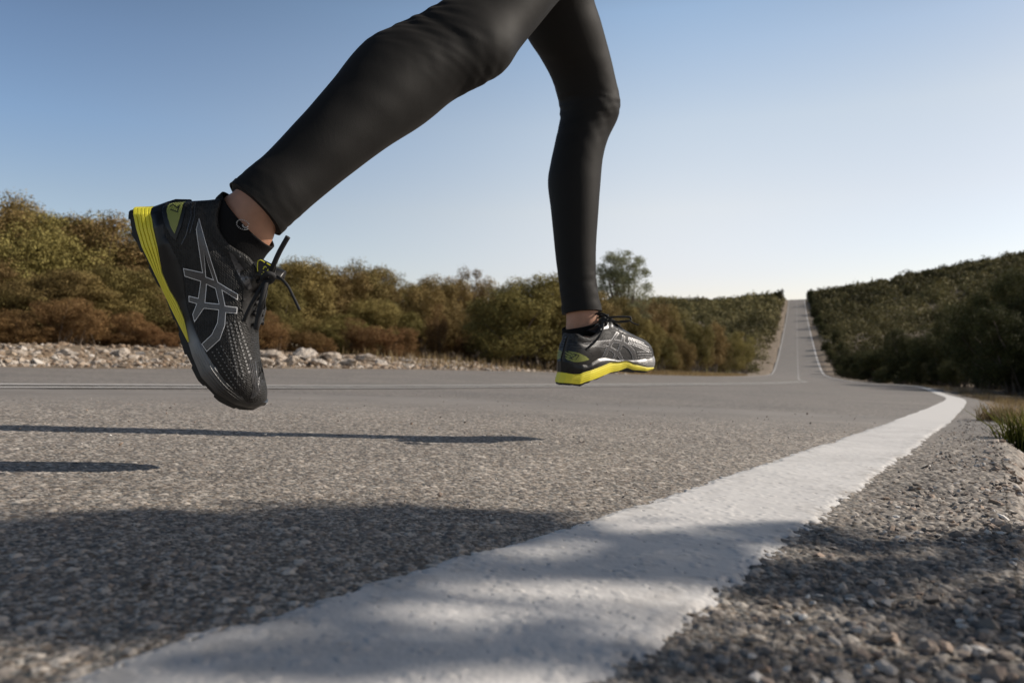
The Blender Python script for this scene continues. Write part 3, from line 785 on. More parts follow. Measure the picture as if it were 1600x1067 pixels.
for i in rng.choice(len(pts), 20, replace=False):
    e = pts[i]-np.array(tb); b = tp[rng.integers(1, 4)]; t = np.linspace(0, 1, 8)[:, None]
    L.append((b+(e-b)*t+np.sin(t*3.1)*np.array([0, 0, .1]), .012*(1-.9*t[:, 0])+.0012))
link('trunk', tubes_mesh('trunk', L, M_BARK, 6), None, shade)
tag(shade, 'small roadside tree just outside the right edge, casting the dappled shade in front', 'tree')


# ================================================================ the runner
def fabric_mat():
    m, n, b = mat('black stretch fabric'); tc = N(n, 'ShaderNodeTexCoord')
    b.inputs['Base Color'].default_value = (.015, .0145, .0141, 1); b.inputs['Roughness'].default_value = .62
    b.inputs['Specular IOR Level'].default_value = .10; b.inputs['Sheen Weight'].default_value = .02; b.inputs['Sheen Roughness'].default_value = .4
    b.inputs['Sheen Tint'].default_value = (.9, .8, .72, 1)
    t = N(n, 'ShaderNodeTexNoise'); t.inputs['Scale'].default_value = 900; t.inputs['Detail'].default_value = 2
    t2 = N(n, 'ShaderNodeTexNoise'); t2.inputs['Scale'].default_value = 14; t2.inputs['Detail'].default_value = 3; t2.inputs['Distortion'].default_value = 1.2
    n.links.new(tc.outputs['Object'], t.inputs[0]); n.links.new(tc.outputs['Object'], t2.inputs[0])
    b1 = N(n, 'ShaderNodeBump'); b1.inputs['Strength'].default_value = .35; b1.inputs['Distance'].default_value = .0006
    b2 = N(n, 'ShaderNodeBump'); b2.inputs['Strength'].default_value = .12; b2.inputs['Distance'].default_value = .006
    n.links.new(t.outputs['Fac'], b1.inputs['Height']); n.links.new(t2.outputs['Fac'], b2.inputs['Height'])
    n.links.new(b2.outputs[0], b1.inputs['Normal']); n.links.new(b1.outputs[0], b.inputs['Normal'])
    return m
M_FAB = fabric_mat()
M_SKIN = simple('skin', (.40, .21, .135), .5, .12, 60, .25); M_SKIN.node_tree.nodes['Principled BSDF'].inputs['Subsurface Weight'].default_value = .15
M_SKIN.node_tree.nodes['Principled BSDF'].inputs['Subsurface Radius'].default_value = (.01, .004, .002)
M_SOCK = simple('sock knit', (.006, .006, .0065), .9, .4, 700, .5, spec=.2)
M_HAIR = simple('hair', (.03, .018, .01), .6, .3, 100, .4)
M_SHIRT = simple('shirt', (.03, .03, .034), .8, .1, 200, .3)
M_RUB = simple('outsole rubber', (.012, .012, .012), .7, .2, 300, .4)
M_LACE = simple('lace', (.010, .010, .011), .75, .3, 1200, .6)
M_BLK = simple('black trim', (.007, .007, .0075), .42, .2, 200, .15)
M_SILV = simple('silver print', (.90, .90, .91), .45, 0, 0, 0, metal=.15)
M_GUN = simple('gunmetal print', (.085, .085, .09), .30, .2, 500, .1, metal=.6)
M_DGUN = simple('dark grey print', (.045, .045, .048), .5)
M_YEL = simple('yellow print', (.75, .72, .05), .5)
def foam_mat(name, c0, c1, xr, rough, metal=0, stops=None):
    """colour runs from c0 to c1 along the shoe, as on the moulded foam"""
    m, n, b = mat(name); tc = N(n, 'ShaderNodeTexCoord'); sp = N(n, 'ShaderNodeSeparateXYZ')
    n.links.new(tc.outputs['Object'], sp.inputs[0]); mr = N(n, 'ShaderNodeMapRange')
    mr.inputs['From Min'].default_value, mr.inputs['From Max'].default_value = xr
    n.links.new(sp.outputs[0], mr.inputs[0]); r = ramp(n, mr.outputs[0], stops or [(0, c0), (1, c1)])
    n.links.new(r.outputs[0], b.inputs['Base Color']); b.inputs['Roughness'].default_value = rough; b.inputs['Metallic'].default_value = metal
    t = N(n, 'ShaderNodeTexNoise'); t.inputs['Scale'].default_value = 500; n.links.new(tc.outputs['Object'], t.inputs[0])
    bm = N(n, 'ShaderNodeBump'); bm.inputs['Strength'].default_value = .15; bm.inputs['Distance'].default_value = .001
    n.links.new(t.outputs['Fac'], bm.inputs['Height']); n.links.new(bm.outputs[0], b.inputs['Normal'])
    return m
M_FOAM_Y = foam_mat('yellow foam', (.78, .70, .05), (.86, .76, .08), (0, .15), .5)
M_FOAM_R = foam_mat('black to silver foam rear shoe', 0, 0, (0, .27), .36, .3, [(0, (.008, .008, .009)), (.50, (.012, .012, .013)), (.60, (.20, .20, .20)), (.70, (.17, .17, .17)), (.85, (.03, .03, .03)), (1, (.035, .035, .035))])
M_FOAM_F = foam_mat('black to silver foam', 0, 0, (0, .27), .36, .4, [(0, (.008, .008, .009)), (.22, (.012, .012, .013)), (.40, (.16, .16, .165)), (.8, (.22, .22, .22)), (1, (.34, .34, .35))])
M_HEELP = None
def heelpanel_mat():
    m, n, b = mat('olive heel mesh'); tc = N(n, 'ShaderNodeTexCoord')
    wv = N(n, 'ShaderNodeTexWave'); wv.inputs['Scale'].default_value = 180; wv.bands_direction = 'Z'
    n.links.new(tc.outputs['Object'], wv.inputs[0])
    r = ramp(n, wv.outputs['Fac'], [(.2, (.12, .13, .03)), (.8, (.34, .38, .09))]); n.links.new(r.outputs[0], b.inputs['Base Color'])
    b.inputs['Roughness'].default_value = .5; return m
M_HEELP = heelpanel_mat()
def knit_mat(name, lo, hi, spec):
    m, n, b = mat(name); tc = N(n, 'ShaderNodeTexCoord')
    mp = N(n, 'ShaderNodeMapping'); mp.inputs['Rotation'].default_value = (0, R(35), 0); mp.inputs['Scale'].default_value = (260, 300, 560)
    n.links.new(tc.outputs['Object'], mp.inputs[0])
    v = N(n, 'ShaderNodeTexVoronoi'); v.inputs['Scale'].default_value = 1.0; v.inputs['Randomness'].default_value = .45
    n.links.new(mp.outputs[0], v.inputs[0])
    t = N(n, 'ShaderNodeTexNoise'); t.inputs['Scale'].default_value = 60; n.links.new(tc.outputs['Object'], t.inputs[0])
    r = ramp(n, v.outputs['Distance'], [(.15, lo), (.65, hi)])
    n.links.new(r.outputs[0], b.inputs['Base Color']); b.inputs['Roughness'].default_value = .55; b.inputs['Specular IOR Level'].default_value = spec
    b.inputs['Sheen Weight'].default_value = .02
    bm = N(n, 'ShaderNodeBump'); bm.inputs['Strength'].default_value = .7; bm.inputs['Distance'].default_value = .0012
    n.links.new(v.outputs['Distance'], bm.inputs['Height']); n.links.new(bm.outputs[0], b.inputs['Normal'])
    return m
M_KNIT = knit_mat('engineered mesh', (.003, .003, .003), (.020, .0195, .019), .3)
M_KNIT_F = knit_mat('engineered mesh front', (.004, .004, .004), (.035, .035, .037), .25)

# -------------------- shoe traced in side view: (t along the sole, w above it)
E1 = np.array([.551, .834]); E2 = np.array([.834, -.551]); HO = np.array([75., 200.])
KT, KW = .268/971, .00028
def tw(px, py):
    d = np.array([px, py], float)-HO
    return np.array([d@E1, d@E2])
def curve(pts): a = np.array([tw(*p) for p in pts]); return a[np.argsort(a[:, 0])]
C_BOT = curve([(72, 170), (100, 265), (125, 300), (180, 420), (240, 530), (300, 680), (330, 760), (390, 870), (470, 960), (540, 1005), (590, 1015), (625, 1000)])
C_YLO = curve([(92, 157), (127, 258), (147, 316), (200, 430), (260, 560), (300, 635), (343, 706)])
C_YHI = curve([(160, 140), (185, 200), (215, 310), (232, 420), (262, 490), (295, 545), (325, 610), (347, 704)])
C_GLO = curve([(347, 704), (372, 770), (410, 850), (470, 920), (540, 972), (600, 1000), (634, 992)])   # foam over the outsole, forefoot
C_BITE = curve([(215, 120), (240, 260), (300, 360), (325, 440), (345, 560), (372, 640), (425, 745), (500, 860), (580, 950), (640, 975)])
WS = [(0, 0), (.012, .012), (.04, .021), (.10, .029), (.18, .0325), (.28, .0315), (.42, .031), (.52, .034), (.65, .042), (.75, .045), (.85, .041), (.92, .032), (.97, .019), (.99, .010), (1, 0)]
def hw(s): return np.interp(s, [a for a, b in WS], [b for a, b in WS])

def make_shoe(Mw, flex, knit, foam, side, lace_fn, label, front=False):
    """Mw maps shoe space to the world; visible side is local -Y"""
    YLO, YHI, t_y = C_YLO, C_YHI, 572
    if front:
        q_ = np.linspace(-38, 860, 40); b_ = np.interp(q_, C_BOT[:, 0], C_BOT[:, 1])
        th_ = np.interp((q_+38)/1000, [0, .1, .25, .42, .6, .75, .85, .9], [66, 72, 76, 76, 52, 34, 20, 6])
        lift = np.interp((q_+38)/1000, [0, .12, .34, .36, .5, .58, .62, .9], [16, 16, 6, 4, 10, 34, 22, 6])
        YLO = np.stack([q_, b_+lift], -1); YHI = np.stack([q_, b_+lift+th_], -1); t_y = 856
    def P(t, w_, y):
        t = np.asarray(t, float); w_ = np.asarray(w_, float)
        bend = flex*np.sin(math.pi*np.clip((t-60)/900, 0, 1))**1.3
        out = np.stack([t*KT, np.asarray(y, float)+0*t, (w_+bend)*KW], -1)
        return out
    def band(name, lo, hi, t0lo, t0hi, t1lo, t1hi, m, parent, wscale=1.0, wtop=1.0, grooves=0, nj=28, ns=150, bulge=.0018, lugs=0, wadd=0):
        q = .5-.5*np.cos(np.linspace(0, math.pi, ns)); j = np.linspace(0, 1, nj)
        Q, J = np.meshgrid(q, j, indexing='ij')
        T0 = t0lo+(t0hi-t0lo)*J; T1 = t1lo+(t1hi-t1lo)*J
        t = T0+(T1-T0)*Q
        wl = np.interp(t, lo[:, 0], lo[:, 1]); wh = np.interp(t, hi[:, 0], hi[:, 1])
        if lugs: wl = wl+lugs*(np.sin(t/24.)>.35)*1.0
        w_ = wl+(wh-wl)*J
        sn = (t-T0)/(968-T0)
        y = hw(np.clip(sn, 0, 1))*(wscale+(wtop-wscale)*J)+wadd*np.clip(sn*30, 0, 1)
        y = y+bulge*np.sin(math.pi*J)*np.clip(sn*12, 0, 1)
        if grooves:
            y = y-.0022*np.clip(sn*14, 0, 1)*(np.abs(np.sin(J*math.pi*grooves)) < .38)*np.clip((wh-wl)/25., 0, 1)
        end = np.clip((T1-t)/8., 0, 1) if t1lo < 900 else 1
        cy = .0035*side*np.sin(np.clip(sn, 0, 1)*math.pi*1.0)
        A = P(t, w_, -y*1.0+cy); B = P(t, w_, y+cy)
        # closed section: up one wall, down the other
        V = np.concatenate([A, B[:, ::-1]], 1)
        nr, ncol = V.shape[0], V.shape[1]
        f = grid_faces(nr, ncol, True)
        me = np_mesh(name, V.reshape(-1, 3), f)
        # end caps
        bm = bmesh.new(); bm.from_mesh(me); bm.verts.ensure_lookup_table()
        for r_ in (0, nr-1):
            try: bm.faces.new([bm.verts[r_*ncol+k] for k in range(ncol)])
            except Exception: pass
        bmesh.ops.remove_doubles(bm, verts=bm.verts, dist=1e-5)
        bmesh.ops.recalc_face_normals(bm, faces=bm.faces); bm.to_mesh(me); bm.free()
        for p in me.polygons: p.use_smooth = True
        o = link(name, me, m, parent)
        md = o.modifiers.new('edge split', 'EDGE_SPLIT'); md.split_angle = R(48)
        return o
    # ---- upper (the shoe itself)
    B = np.array([(8, 158), (25, 145), (60, 128), (120, 108), (200, 101), (290, 88), (360, 62), (430, 30), (500, 10), (600, -6), (700, -11), (780, -10), (850, -6), (920, 4), (955, 22), (966, 36)], float)
    Tp = np.array([(112, 360), (116, 360), (135, 350), (183, 312), (250, 290), (320, 300), (395, 333), (470, 352), (535, 285), (605, 228), (690, 172), (778, 124), (850, 97), (915, 75), (950, 55), (964, 42)], float)
    wb = np.array([0, .015, .024, .0305, .0325, .0322, .033, .0345, .037, .041, .0435, .0425, .038, .027, .013, 0])
    wt = np.array([0, .014, .021, .0265, .0285, .0285, .026, .022, .02, .02, .02, .02, .02, .014, .008, 0])
    if front:                                       # fuller toe box, lower throat
        Tp[:, 1] += np.array([0, 0, 0, 0, 0, -8, -22, -38, 0, 12, 30, 46, 52, 44, 22, 2])
        Tp[6:9, 1] -= 12; Tp[:6, 1] -= 32
    op = np.array([1, 1, 1, 1, 1, 1, .9, .25, 0, 0, 0, 0, 0, 0, 0, 0])
    k0 = np.arange(len(B)); kk = np.concatenate([np.linspace(0, 1, 8)[:-1], np.linspace(1, 15, 130)])
    H = lambda a: hermite(k0, a, kk)
    bx, bz, tx, tz_, WB, WT, O = H(B[:, 0]), H(B[:, 1]), H(Tp[:, 0]), H(Tp[:, 1]), H(wb), H(wt), H(op)
    nv = 44; v = np.linspace(0, 1, nv)
    vv = np.clip(v/.62, 0, 1)                    # open form: wall up to v=.62, then roll in and down
    r_in = np.clip((v-.62)/.38, 0, 1)
    ph = v*math.pi/2
    rows_y, rows_a = [], []
    for i in range(len(kk)):
        y_o = WB[i]+(WT[i]-WB[i])*vv+.0035*np.sin(vv*math.pi)*min(1, kk[i])-.0022*np.exp(-((vv-.80)/.08)**2)*min(1, kk[i])
        a_o = vv.copy()
        rr_ = np.minimum(1, r_in/.35)
        lip = .0045*min(1, kk[i])
        y_o = y_o-(r_in > 0)*(lip*(1-np.cos(rr_*math.pi)))*1.0-np.clip(r_in-.35, 0, 1)/.65*(WT[i]-.009*min(1, kk[i]))*(r_in > .35)
        y_o = np.maximum(y_o, 0)
        a_o = a_o+.045*np.sin(rr_*math.pi)*(r_in > 0)-np.clip(r_in-.35, 0, 1)*.75
        y_c = WB[i]*(np.cos(ph)**.72)+.0015*np.sin(ph*2); a_c = np.sin(ph)**.88
        rows_y.append(y_o*O[i]+y_c*(1-O[i])); rows_a.append(a_o*O[i]+a_c*(1-O[i]))
    Yh = np.array(rows_y); Ah = np.array(rows_a)
    tt = bx[:, None]+(tx-bx)[:, None]*Ah; ww = bz[:, None]+(tz_-bz)[:, None]*Ah
    Wd_ = Yh
    A_ = P(tt, ww, -Wd_); B_ = P(tt, ww, Wd_)
    V = np.concatenate([A_, B_[:, ::-1][:, 1:]], 1)
    me = np_mesh('running_shoe', V.reshape(-1, 3), grid_faces(V.shape[0], V.shape[1]))
    bm = bmesh.new(); bm.from_mesh(me); bmesh.ops.remove_doubles(bm, verts=bm.verts, dist=1e-5); bmesh.ops.recalc_face_normals(bm, faces=bm.faces); bm.to_mesh(me); bm.free()
    for p in me.polygons: p.use_smooth = True
    shoe = link('running_shoe', me, knit); shoe['label'] = label
    shoe.matrix_world = Mw
    # ---- surface lookup for prints on the upper
    lim = int(nv*.62)
    kd = kdtree.KDTree(len(kk)*nv*9); S_ = []
    Tf, Wf, Yf = tt, ww, Wd_
    cnt = 0; ok = []
    sub = 3
    for i in range(len(kk)-1):
        jmax = lim if O[i] > .5 else nv-1
        for j in range(jmax):
            for a in range(sub):
                for b in range(sub):
                    p_, q_ = a/sub, b/sub
                    def L_(M_): return (M_[i, j]*(1-p_)*(1-q_)+M_[i+1, j]*p_*(1-q_)+M_[i, j+1]*(1-p_)*q_+M_[i+1, j+1]*p_*q_)
                    S_.append((L_(Tf), L_(Wf), L_(Yf)))
    kd = kdtree.KDTree(len(S_))
    for i, s in enumerate(S_): kd.insert((s[0], s[1], 0), i)
    kd.balance(); S_ = np.array(S_)
    def ysurf(t, w_):
        r_ = kd.find_n((t, w_, 0), 5); ws = 0; ys = 0
        for co, idx, d in r_:
            q = 1/(d+.6); ws += q; ys += q*S_[idx, 2]
        return ys/ws
    def decal(name, polys, holes, off, m, parent, step=9, thick=True, both=True):
        """polygons in photo-crop pixels laid on the upper's visible (and far) side"""
        bm = bmesh.new()
        for poly, hl in zip(polys, holes):
            loops = [poly]+list(hl); vs, es = [], []
            for lp in loops:
                lp = [tw(*p) for p in lp]; st = len(vs); res = []
                for a, b in zip(lp, lp[1:]+lp[:1]):
                    m_ = max(1, int(np.hypot(*(b-a))/step))
                    for q in range(m_): res.append(a+(b-a)*q/m_)
                vs += [Vector(p) for p in res]; n_ = len(res); es += [(st+i, st+(i+1) % n_) for i in range(n_)]
            lo = np.min([v_[:] for v_ in vs], 0); hi = np.max([v_[:] for v_ in vs], 0)
            def inside(x_, y_):
                c_ = False
                for a, b in es:
                    p, q = vs[a], vs[b]
                    if (p.y > y_) != (q.y > y_) and x_ < (q.x-p.x)*(y_-p.y)/(q.y-p.y)+p.x: c_ = not c_
                return c_
            for gx in np.arange(lo[0]+step/2, hi[0], step):
                for gy in np.arange(lo[1]+step/2, hi[1], step):
                    if inside(gx, gy): vs.append(Vector((gx, gy)))
            r_ = delaunay_2d_cdt(vs, es, [], 0, 1e-4)
            V2, F2 = r_[0], r_[2]
            for sgn in ((-1, 1) if both else (-1,)):
                bv = []
                for p in V2:
                    y = ysurf(p.x, p.y)+off
                    bv.append(bm.verts.new(P(p.x, p.y, sgn*y)))
                for f in F2:
                    c_ = sum((Vector(V2[i]) for i in f), Vector((0, 0)))/len(f)
                    if inside(c_.x, c_.y):
                        try: bm.faces.new([bv[i] for i in f])
                        except Exception: pass
        bm.normal_update()
        me = bpy.data.meshes.new(name)
        for f in bm.faces:
            f.smooth = True
        bm.to_mesh(me); bm.free()
        return link(name, me, m, parent)
    # ---- soles
    band('outsole', C_BOT, (np.concatenate([YLO, C_GLO[C_GLO[:, 0] > YLO[-1, 0]+4]]))+np.array([0, 3]), -38, -30, 962, 966, M_RUB, shoe, .90, .97, lugs=7, ns=260, nj=8, bulge=0)
    band('foam_wedge', YLO, YHI+np.array([0, 5]), -40, -2, t_y, t_y, M_FOAM_Y, shoe, 1.0, 1.0, grooves=5, nj=60, ns=170, bulge=.0022)
    lo = np.concatenate([YHI, C_GLO[C_GLO[:, 0] > YHI[-1, 0]+4]])-np.array([0, 3]); hi = C_BITE+np.array([0, 7])
    band('midsole', lo, hi, -4, 8, 970, 970, foam, shoe, 1.0, .99, nj=40, ns=170, bulge=.0030, wadd=.0008)
    # ribs on the forefoot foam
    L = []
    for f_ in (.25, .40, .55, .70, .85):
        t = np.linspace(590, 900, 50); l_ = np.interp(t, lo[:, 0], lo[:, 1]); h_ = np.interp(t, hi[:, 0], hi[:, 1]); w_ = l_+(h_-l_)*f_
        sn = (t-2)/(968-2); y = hw(sn)+.0008+.0030*math.sin(math.pi*f_)
        for sg in (-1, 1): L.append((P(t, w_, sg*y+.0035*side*np.sin(sn*math.pi)), np.full(50, .0007)*np.sin(np.linspace(.05, 3.1, 50))))
    for k_ in range(2): link('foam_rib', tubes_mesh('foam_rib', L[k_::2], None, 5), foam, shoe)
    # ---- side stripes
    outer = [(375, 185), (460, 450), (540, 497), (540, 523), (478, 484), (493, 548), (540, 553), (540, 580), (497, 577), (497, 630), (480, 690), (428, 743), (405, 712), (445, 670), (465, 620),
             (467, 567), (408, 563), (372, 622), (362, 590), (377, 545), (345, 537), (343, 512), (382, 520), (390, 450), (325, 432), (318, 398), (397, 412), (368, 235)]
    h1 = [(402, 322), (440, 440), (412, 430)]; h2 = [(415, 462), (450, 478), (467, 541), (412, 537)]
    decal('stripe_outline', [outer], [[h1, h2]], .0007, M_SILV, shoe)
    def inset(poly, k):
        out = []; n_ = len(poly); A2 = sum(poly[i][0]*poly[(i+1) % n_][1]-poly[(i+1) % n_][0]*poly[i][1] for i in range(n_))
        sg = 1 if A2 > 0 else -1
        for i in range(n_):
            p0, p1, p2 = (np.array(poly[j % n_], float) for j in (i-1, i, i+1))
            d1 = (p1-p0)/np.linalg.norm(p1-p0); d2 = (p2-p1)/np.linalg.norm(p2-p1)
            n1 = np.array([-d1[1], d1[0]])*sg; n2 = np.array([-d2[1], d2[0]])*sg
            bq = n1+n2; l_ = max(.35, float(bq@bq)/2); out.append(tuple(p1+bq/ (2*l_/1.0)*k))
        return out
    bd = 5.2 if front else 5.0
    decal('side_stripe', [inset(outer, bd)], [[inset(h1, -bd), inset(h2, -bd)]], .0012, M_DGUN if front else M_GUN, shoe)
    # ---- heel panel with its number, heel counter rim
    panel = [(240, 128), (262, 117), (302, 113), (304, 160), (296, 215), (284, 258), (272, 240), (252, 195), (238, 155)]
    rim = [(214, 118), (250, 104), (312, 102), (318, 160), (308, 225), (288, 285), (268, 265), (238, 215), (220, 165)]
    if front: decal('heel_cover', [[(216, 120), (250, 104), (300, 100), (360, 95), (398, 100), (402, 180), (400, 260), (372, 330), (340, 420), (322, 425), (300, 360), (250, 262)]], [[]], .0006, M_BLK, shoe)
    decal('heel_counter', [rim], [[]], .0010, M_BLK, shoe)
    decal('heel_panel', [panel], [[]], .0016, M_HEELP, shoe)
    def stroke(pts, wd_):
        out = []
        for a, b in zip(pts, pts[1:]):
            a = np.array(a, float); b = np.array(b, float); d = (b-a)/np.linalg.norm(b-a); n_ = np.array([-d[1], d[0]])*wd_/2; a = a-d*wd_*.3; b = b+d*wd_*.3
            out.append([tuple(a+n_), tuple(b+n_), tuple(b-n_), tuple(a-n_)])
        return out
    num = stroke([(252, 143), (256, 130), (267, 137), (285, 148), (290, 134)], 4)+stroke([(290, 134), (288, 165), (256, 155)], 4)
    decal('heel_number', num, [[]]*len(num), .0021, M_BLK, shoe, 5, both=False)
    # ---- silver eyestay and overlays
    ey = [(498, 318), (520, 335), (560, 395), (585, 440), (592, 470), (578, 478), (560, 450), (535, 410), (508, 352)]
    decal('eyestay', [[(492, 318), (540, 330), (606, 420), (612, 560), (596, 700), (580, 640), (556, 560), (560, 470), (530, 400)]], [[]], .0006, M_BLK, shoe)
    decal('eyestay_print', [ey], [[]], .0012, M_SILV if knit is M_KNIT_F else M_GUN, shoe, both=False)
    eyl = [(540, 362), (566, 388), (570, 432), (566, 520), (560, 560)]
    pol = [[(a+5.5*math.cos(q), b+5.5*math.sin(q)) for q in np.linspace(0, 6.28, 9)[:-1]] for a, b in eyl]
    for q_ in pol: decal('eyelet', [q_], [[]], .0018, M_RUB, shoe, 6, both=False)
    # light dashes knitted into the forefoot
    ds_ = []
    for r_ in range(4):
        for k in range(15):
            f_ = k/14; a = 503+r_*15+f_*52+r_*f_*4; b = 620+f_*215-r_*3+(r_ % 2)*8
            if r_ == 3 and k > 10: continue
            ds_.append([(a-3.4, b-4.5), (a+2.6, b-5), (a+4.2, b+3.5), (a-1.6, b+4.5)])
    for r_ in range(3):
        for k in range(12):
            f_ = k/11; a = 452+r_*17+f_*92; b = 745+f_*150-r_*13
            ds_.append([(a-3, b-3.2), (a+3, b-1.8), (a+3.4, b+2.2), (a-2.4, b+1.4)])
    decal('knit_dash', ds_, [[]]*len(ds_), .0007, M_SILV if knit is M_KNIT_F else simple('grey knit', (.17, .17, .17), .5), shoe, 20, both=False)
    # toe overlay lines
    ln = []
    for k in range(6):
        ln += stroke([(585+k*7, 770+k*6), (603+k*5.5, 850+k*5), (612+k*3.5, 905+k*3), (600+k*2, 945)], 2.0)
    decal('toe_print', ln, [[]]*len(ln), .0007, M_GUN, shoe, 12)
    # stitched seams
    sm = stroke([(335, 110), (345, 180), (330, 260), (312, 300)], 2.6)+stroke([(352, 112), (358, 180), (345, 250)], 2.0)
    decal('seam', sm, [[]]*len(sm), .0012, M_GUN, shoe, 8)
    # ---- tongue
    c_ = [(330, 285, .018), (395, 318, .020), (455, 352, .021), (492, 392, .019), (520, 418, .015)]
    if front: c_ = [(a, b-20-88*(a-330)/190, c) for a, b, c in c_]
    Vt = []
    for f_ in np.linspace(0, 4, 24):
        t_, w_, h_ = (hermite(range(5), [q[i] for q in c_], f_) for i in range(3))
        th_ = .0055*(1-.3*(f_/4)**3)
        a = np.linspace(0, 2*math.pi, 28, endpoint=False)
        yy = h_*np.cos(a); zz = th_*np.sin(a)-.008*(np.cos(a)**2)
        # tongue plane normal roughly (t-,w+)
        Vt.append(P(t_-zz/KT*.55, w_+zz/KW*.83, yy))
    Vt = np.array(Vt); me = np_mesh('tongue', Vt.reshape(-1, 3), grid_faces(24, 28, True))
    bm = bmesh.new(); bm.from_mesh(me); bm.verts.ensure_lookup_table()
    for r_ in (0, 23): bm.faces.new([bm.verts[r_*28+k] for k in range(28)])
    bmesh.ops.recalc_face_normals(bm, faces=bm.faces); bm.to_mesh(me); bm.free()
    link('tongue', me, M_BLK, shoe)
    # tongue badge: yellow frame and small lettering, standing on the near face of the tongue edge
    def badge(pts, wd_, m, nm, off):
        L_ = []
        for seg in pts:
            q = np.array([tw(*p) for p in seg]); q = np.array([hermite(range(len(q)), q[:, i], np.linspace(0, len(q)-1, 10*len(q))) for i in (0, 1)]).T if len(q) > 2 else np.array([q[0]+(q[1]-q[0])*f for f in np.linspace(0, 1, 4)])
            L_.append((P(q[:, 0], q[:, 1], np.full(len(q), off)), np.full(len(q), wd_)))
        link(nm, tubes_mesh(nm, L_, None, 5, True), m, shoe)
    if not front:
        plate = [(612, 350), (622, 342), (688, 372), (672, 436), (640, 424), (608, 400)]
        bm = bmesh.new(); lo_ = [bm.verts.new(P(*tw(*p), -.0150)) for p in plate]; hi_ = [bm.verts.new(P(*tw(*p), -.0215)) for p in plate]
        bm.faces.new(lo_); bm.faces.new(hi_[::-1])
        for i in range(6): bm.faces.new([lo_[i], hi_[i], hi_[(i+1) % 6], lo_[(i+1) % 6]])
        bmesh.ops.recalc_face_normals(bm, faces=bm.faces); bmesh.ops.bevel(bm, geom=list(bm.edges), offset=.0009, segments=2, affect='EDGES')
        me = bpy.data.meshes.new('tongue_badge'); bm.to_mesh(me); bm.free(); link('tongue_badge', me, M_BLK, shoe)
        badge([[(611, 398), (610, 372), (614, 352), (624, 349), (640, 358)], [(648, 361), (664, 370), (683, 380)]], .0006, M_YEL, 'badge_frame', -.0218)
        txt = [[(640, 374), (634, 388)], [(643, 374), (648, 380)], [(655, 386), (650, 398)], [(661, 388), (657, 402)], [(666, 391), (671, 397)], [(664, 402), (668, 408)], [(634, 398), (640, 401)], [(650, 406), (656, 410)], [(628, 408), (634, 411)], [(645, 417), (651, 420)]]
        badge(txt, .0007, M_YEL, 'badge_lettering', -.0218)
    # ---- laces across the throat
    L = []
    for t_, w_ in [(455, 350), (492, 322), (528, 292), (565, 262), (602, 234), (640, 208)]:
        y = np.linspace(-1, 1, 20); hh = .0205
        L.append((P(np.full(20, t_)+6, w_+8-22*y**2+6, y*hh), np.full(20, .0022)))
    for (a, b) in [((470, 345), (528, 296)), ((528, 296), (590, 250)), ((590, 250), (650, 205))]:
        f_ = np.linspace(0, 1, 12)
        for sg in (-1, 1): L.append((P(a[0]+(b[0]-a[0])*f_+6, a[1]+(b[1]-a[1])*f_+6+8*np.sin(f_*3.14), sg*(-.017+.030*f_)), np.full(12, .0019)))
    lo_ = link('lace', tubes_mesh('lace', L, None, 8, True), M_LACE, shoe)
    inv = Mw.inverted()
    for nm, pts_, r_ in lace_fn:
        P_ = np.array([hermite(range(len(pts_)), [p[i] for p in pts_], np.linspace(0, len(pts_)-1, 14*len(pts_))) for i in range(3)]).T
        Wp = [inv @ W(*p) for p in P_]
        rr_ = np.full(len(Wp), r_); 
        link(nm, tubes_mesh(nm, [([w_[:] for w_ in Wp], rr_)], None, 10, True), M_LACE, shoe)
    return shoe

def shoe_matrix(heel, toe, upv):
    h = W(*heel); t = W(*toe); e = (t-h).normalized(); u = Vector(upv); u = (u-e*u.dot(e)).normalized(); y = u.cross(e)
    L = (t-h).length/.268
    M = Matrix(((e.x*L, y.x*L, u.x*L, h.x), (e.y*L, y.y*L, u.y*L, h.y), (e.z*L, y.z*L, u.z*L, h.z), (0, 0, 0, 1)))
    return M

person = bpy.data.objects.new('person', None); COL.objects.link(person)
tag(person, 'runner in black leggings and black running shoes caught in mid-stride above the road', 'person')

M1 = shoe_matrix((207.4, 343.2, .905), (403, 639.4, .945), (.834, .04, .551))
rear_laces = [('lace_end', [(421, 428, .905), (427, 415, .898), (437, 393, .893), (450, 370, .888)], .0031),
              ('lace_end', [(424, 430, .90), (437, 434, .893), (449, 446, .89), (459, 465, .888), (468, 484, .886)], .0017),
              ('lace_loop', [(420, 432, .90), (414, 450, .888), (407, 480, .885), (402, 506, .886), (400, 514, .888)], .0034),
              ('lace_loop', [(420, 430, .90), (409, 448, .89), (396, 470, .888), (386, 490, .89), (381, 502, .893)], .0024),
              ('lace_knot', [(411, 436, .896), (418, 428, .888), (427, 432, .892), (420, 440, .896), (410, 432, .90)], .0036)]
sh1 = make_shoe(M1, 0, M_KNIT, M_FOAM_R, 1, rear_laces, 'rear shoe, heel kicked up, black with silver side stripes and yellow foam at the heel')
M2 = shoe_matrix((879, 602, 1.42), (1012, 556, 1.585), (-.02, -.12, 1))
front_laces = [('lace_loop', [(941, 505, 1.40), (950, 497, 1.39), (968, 495, 1.385), (985, 496, 1.385), (984, 501, 1.385), (968, 503, 1.385), (948, 501, 1.39), (941, 506, 1.40)], .0021),
               ('lace_end', [(968, 502, 1.385), (982, 501, 1.383), (990, 505, 1.382), (998, 508, 1.38)], .0013),
               ('lace_end', [(943, 502, 1.40), (940, 520, 1.385), (928, 535, 1.375), (915, 547, 1.37)], .0024),
               ('lace_knot', [(937, 502, 1.41), (944, 497, 1.40), (947, 506, 1.40), (939, 510, 1.41)], .0032)]
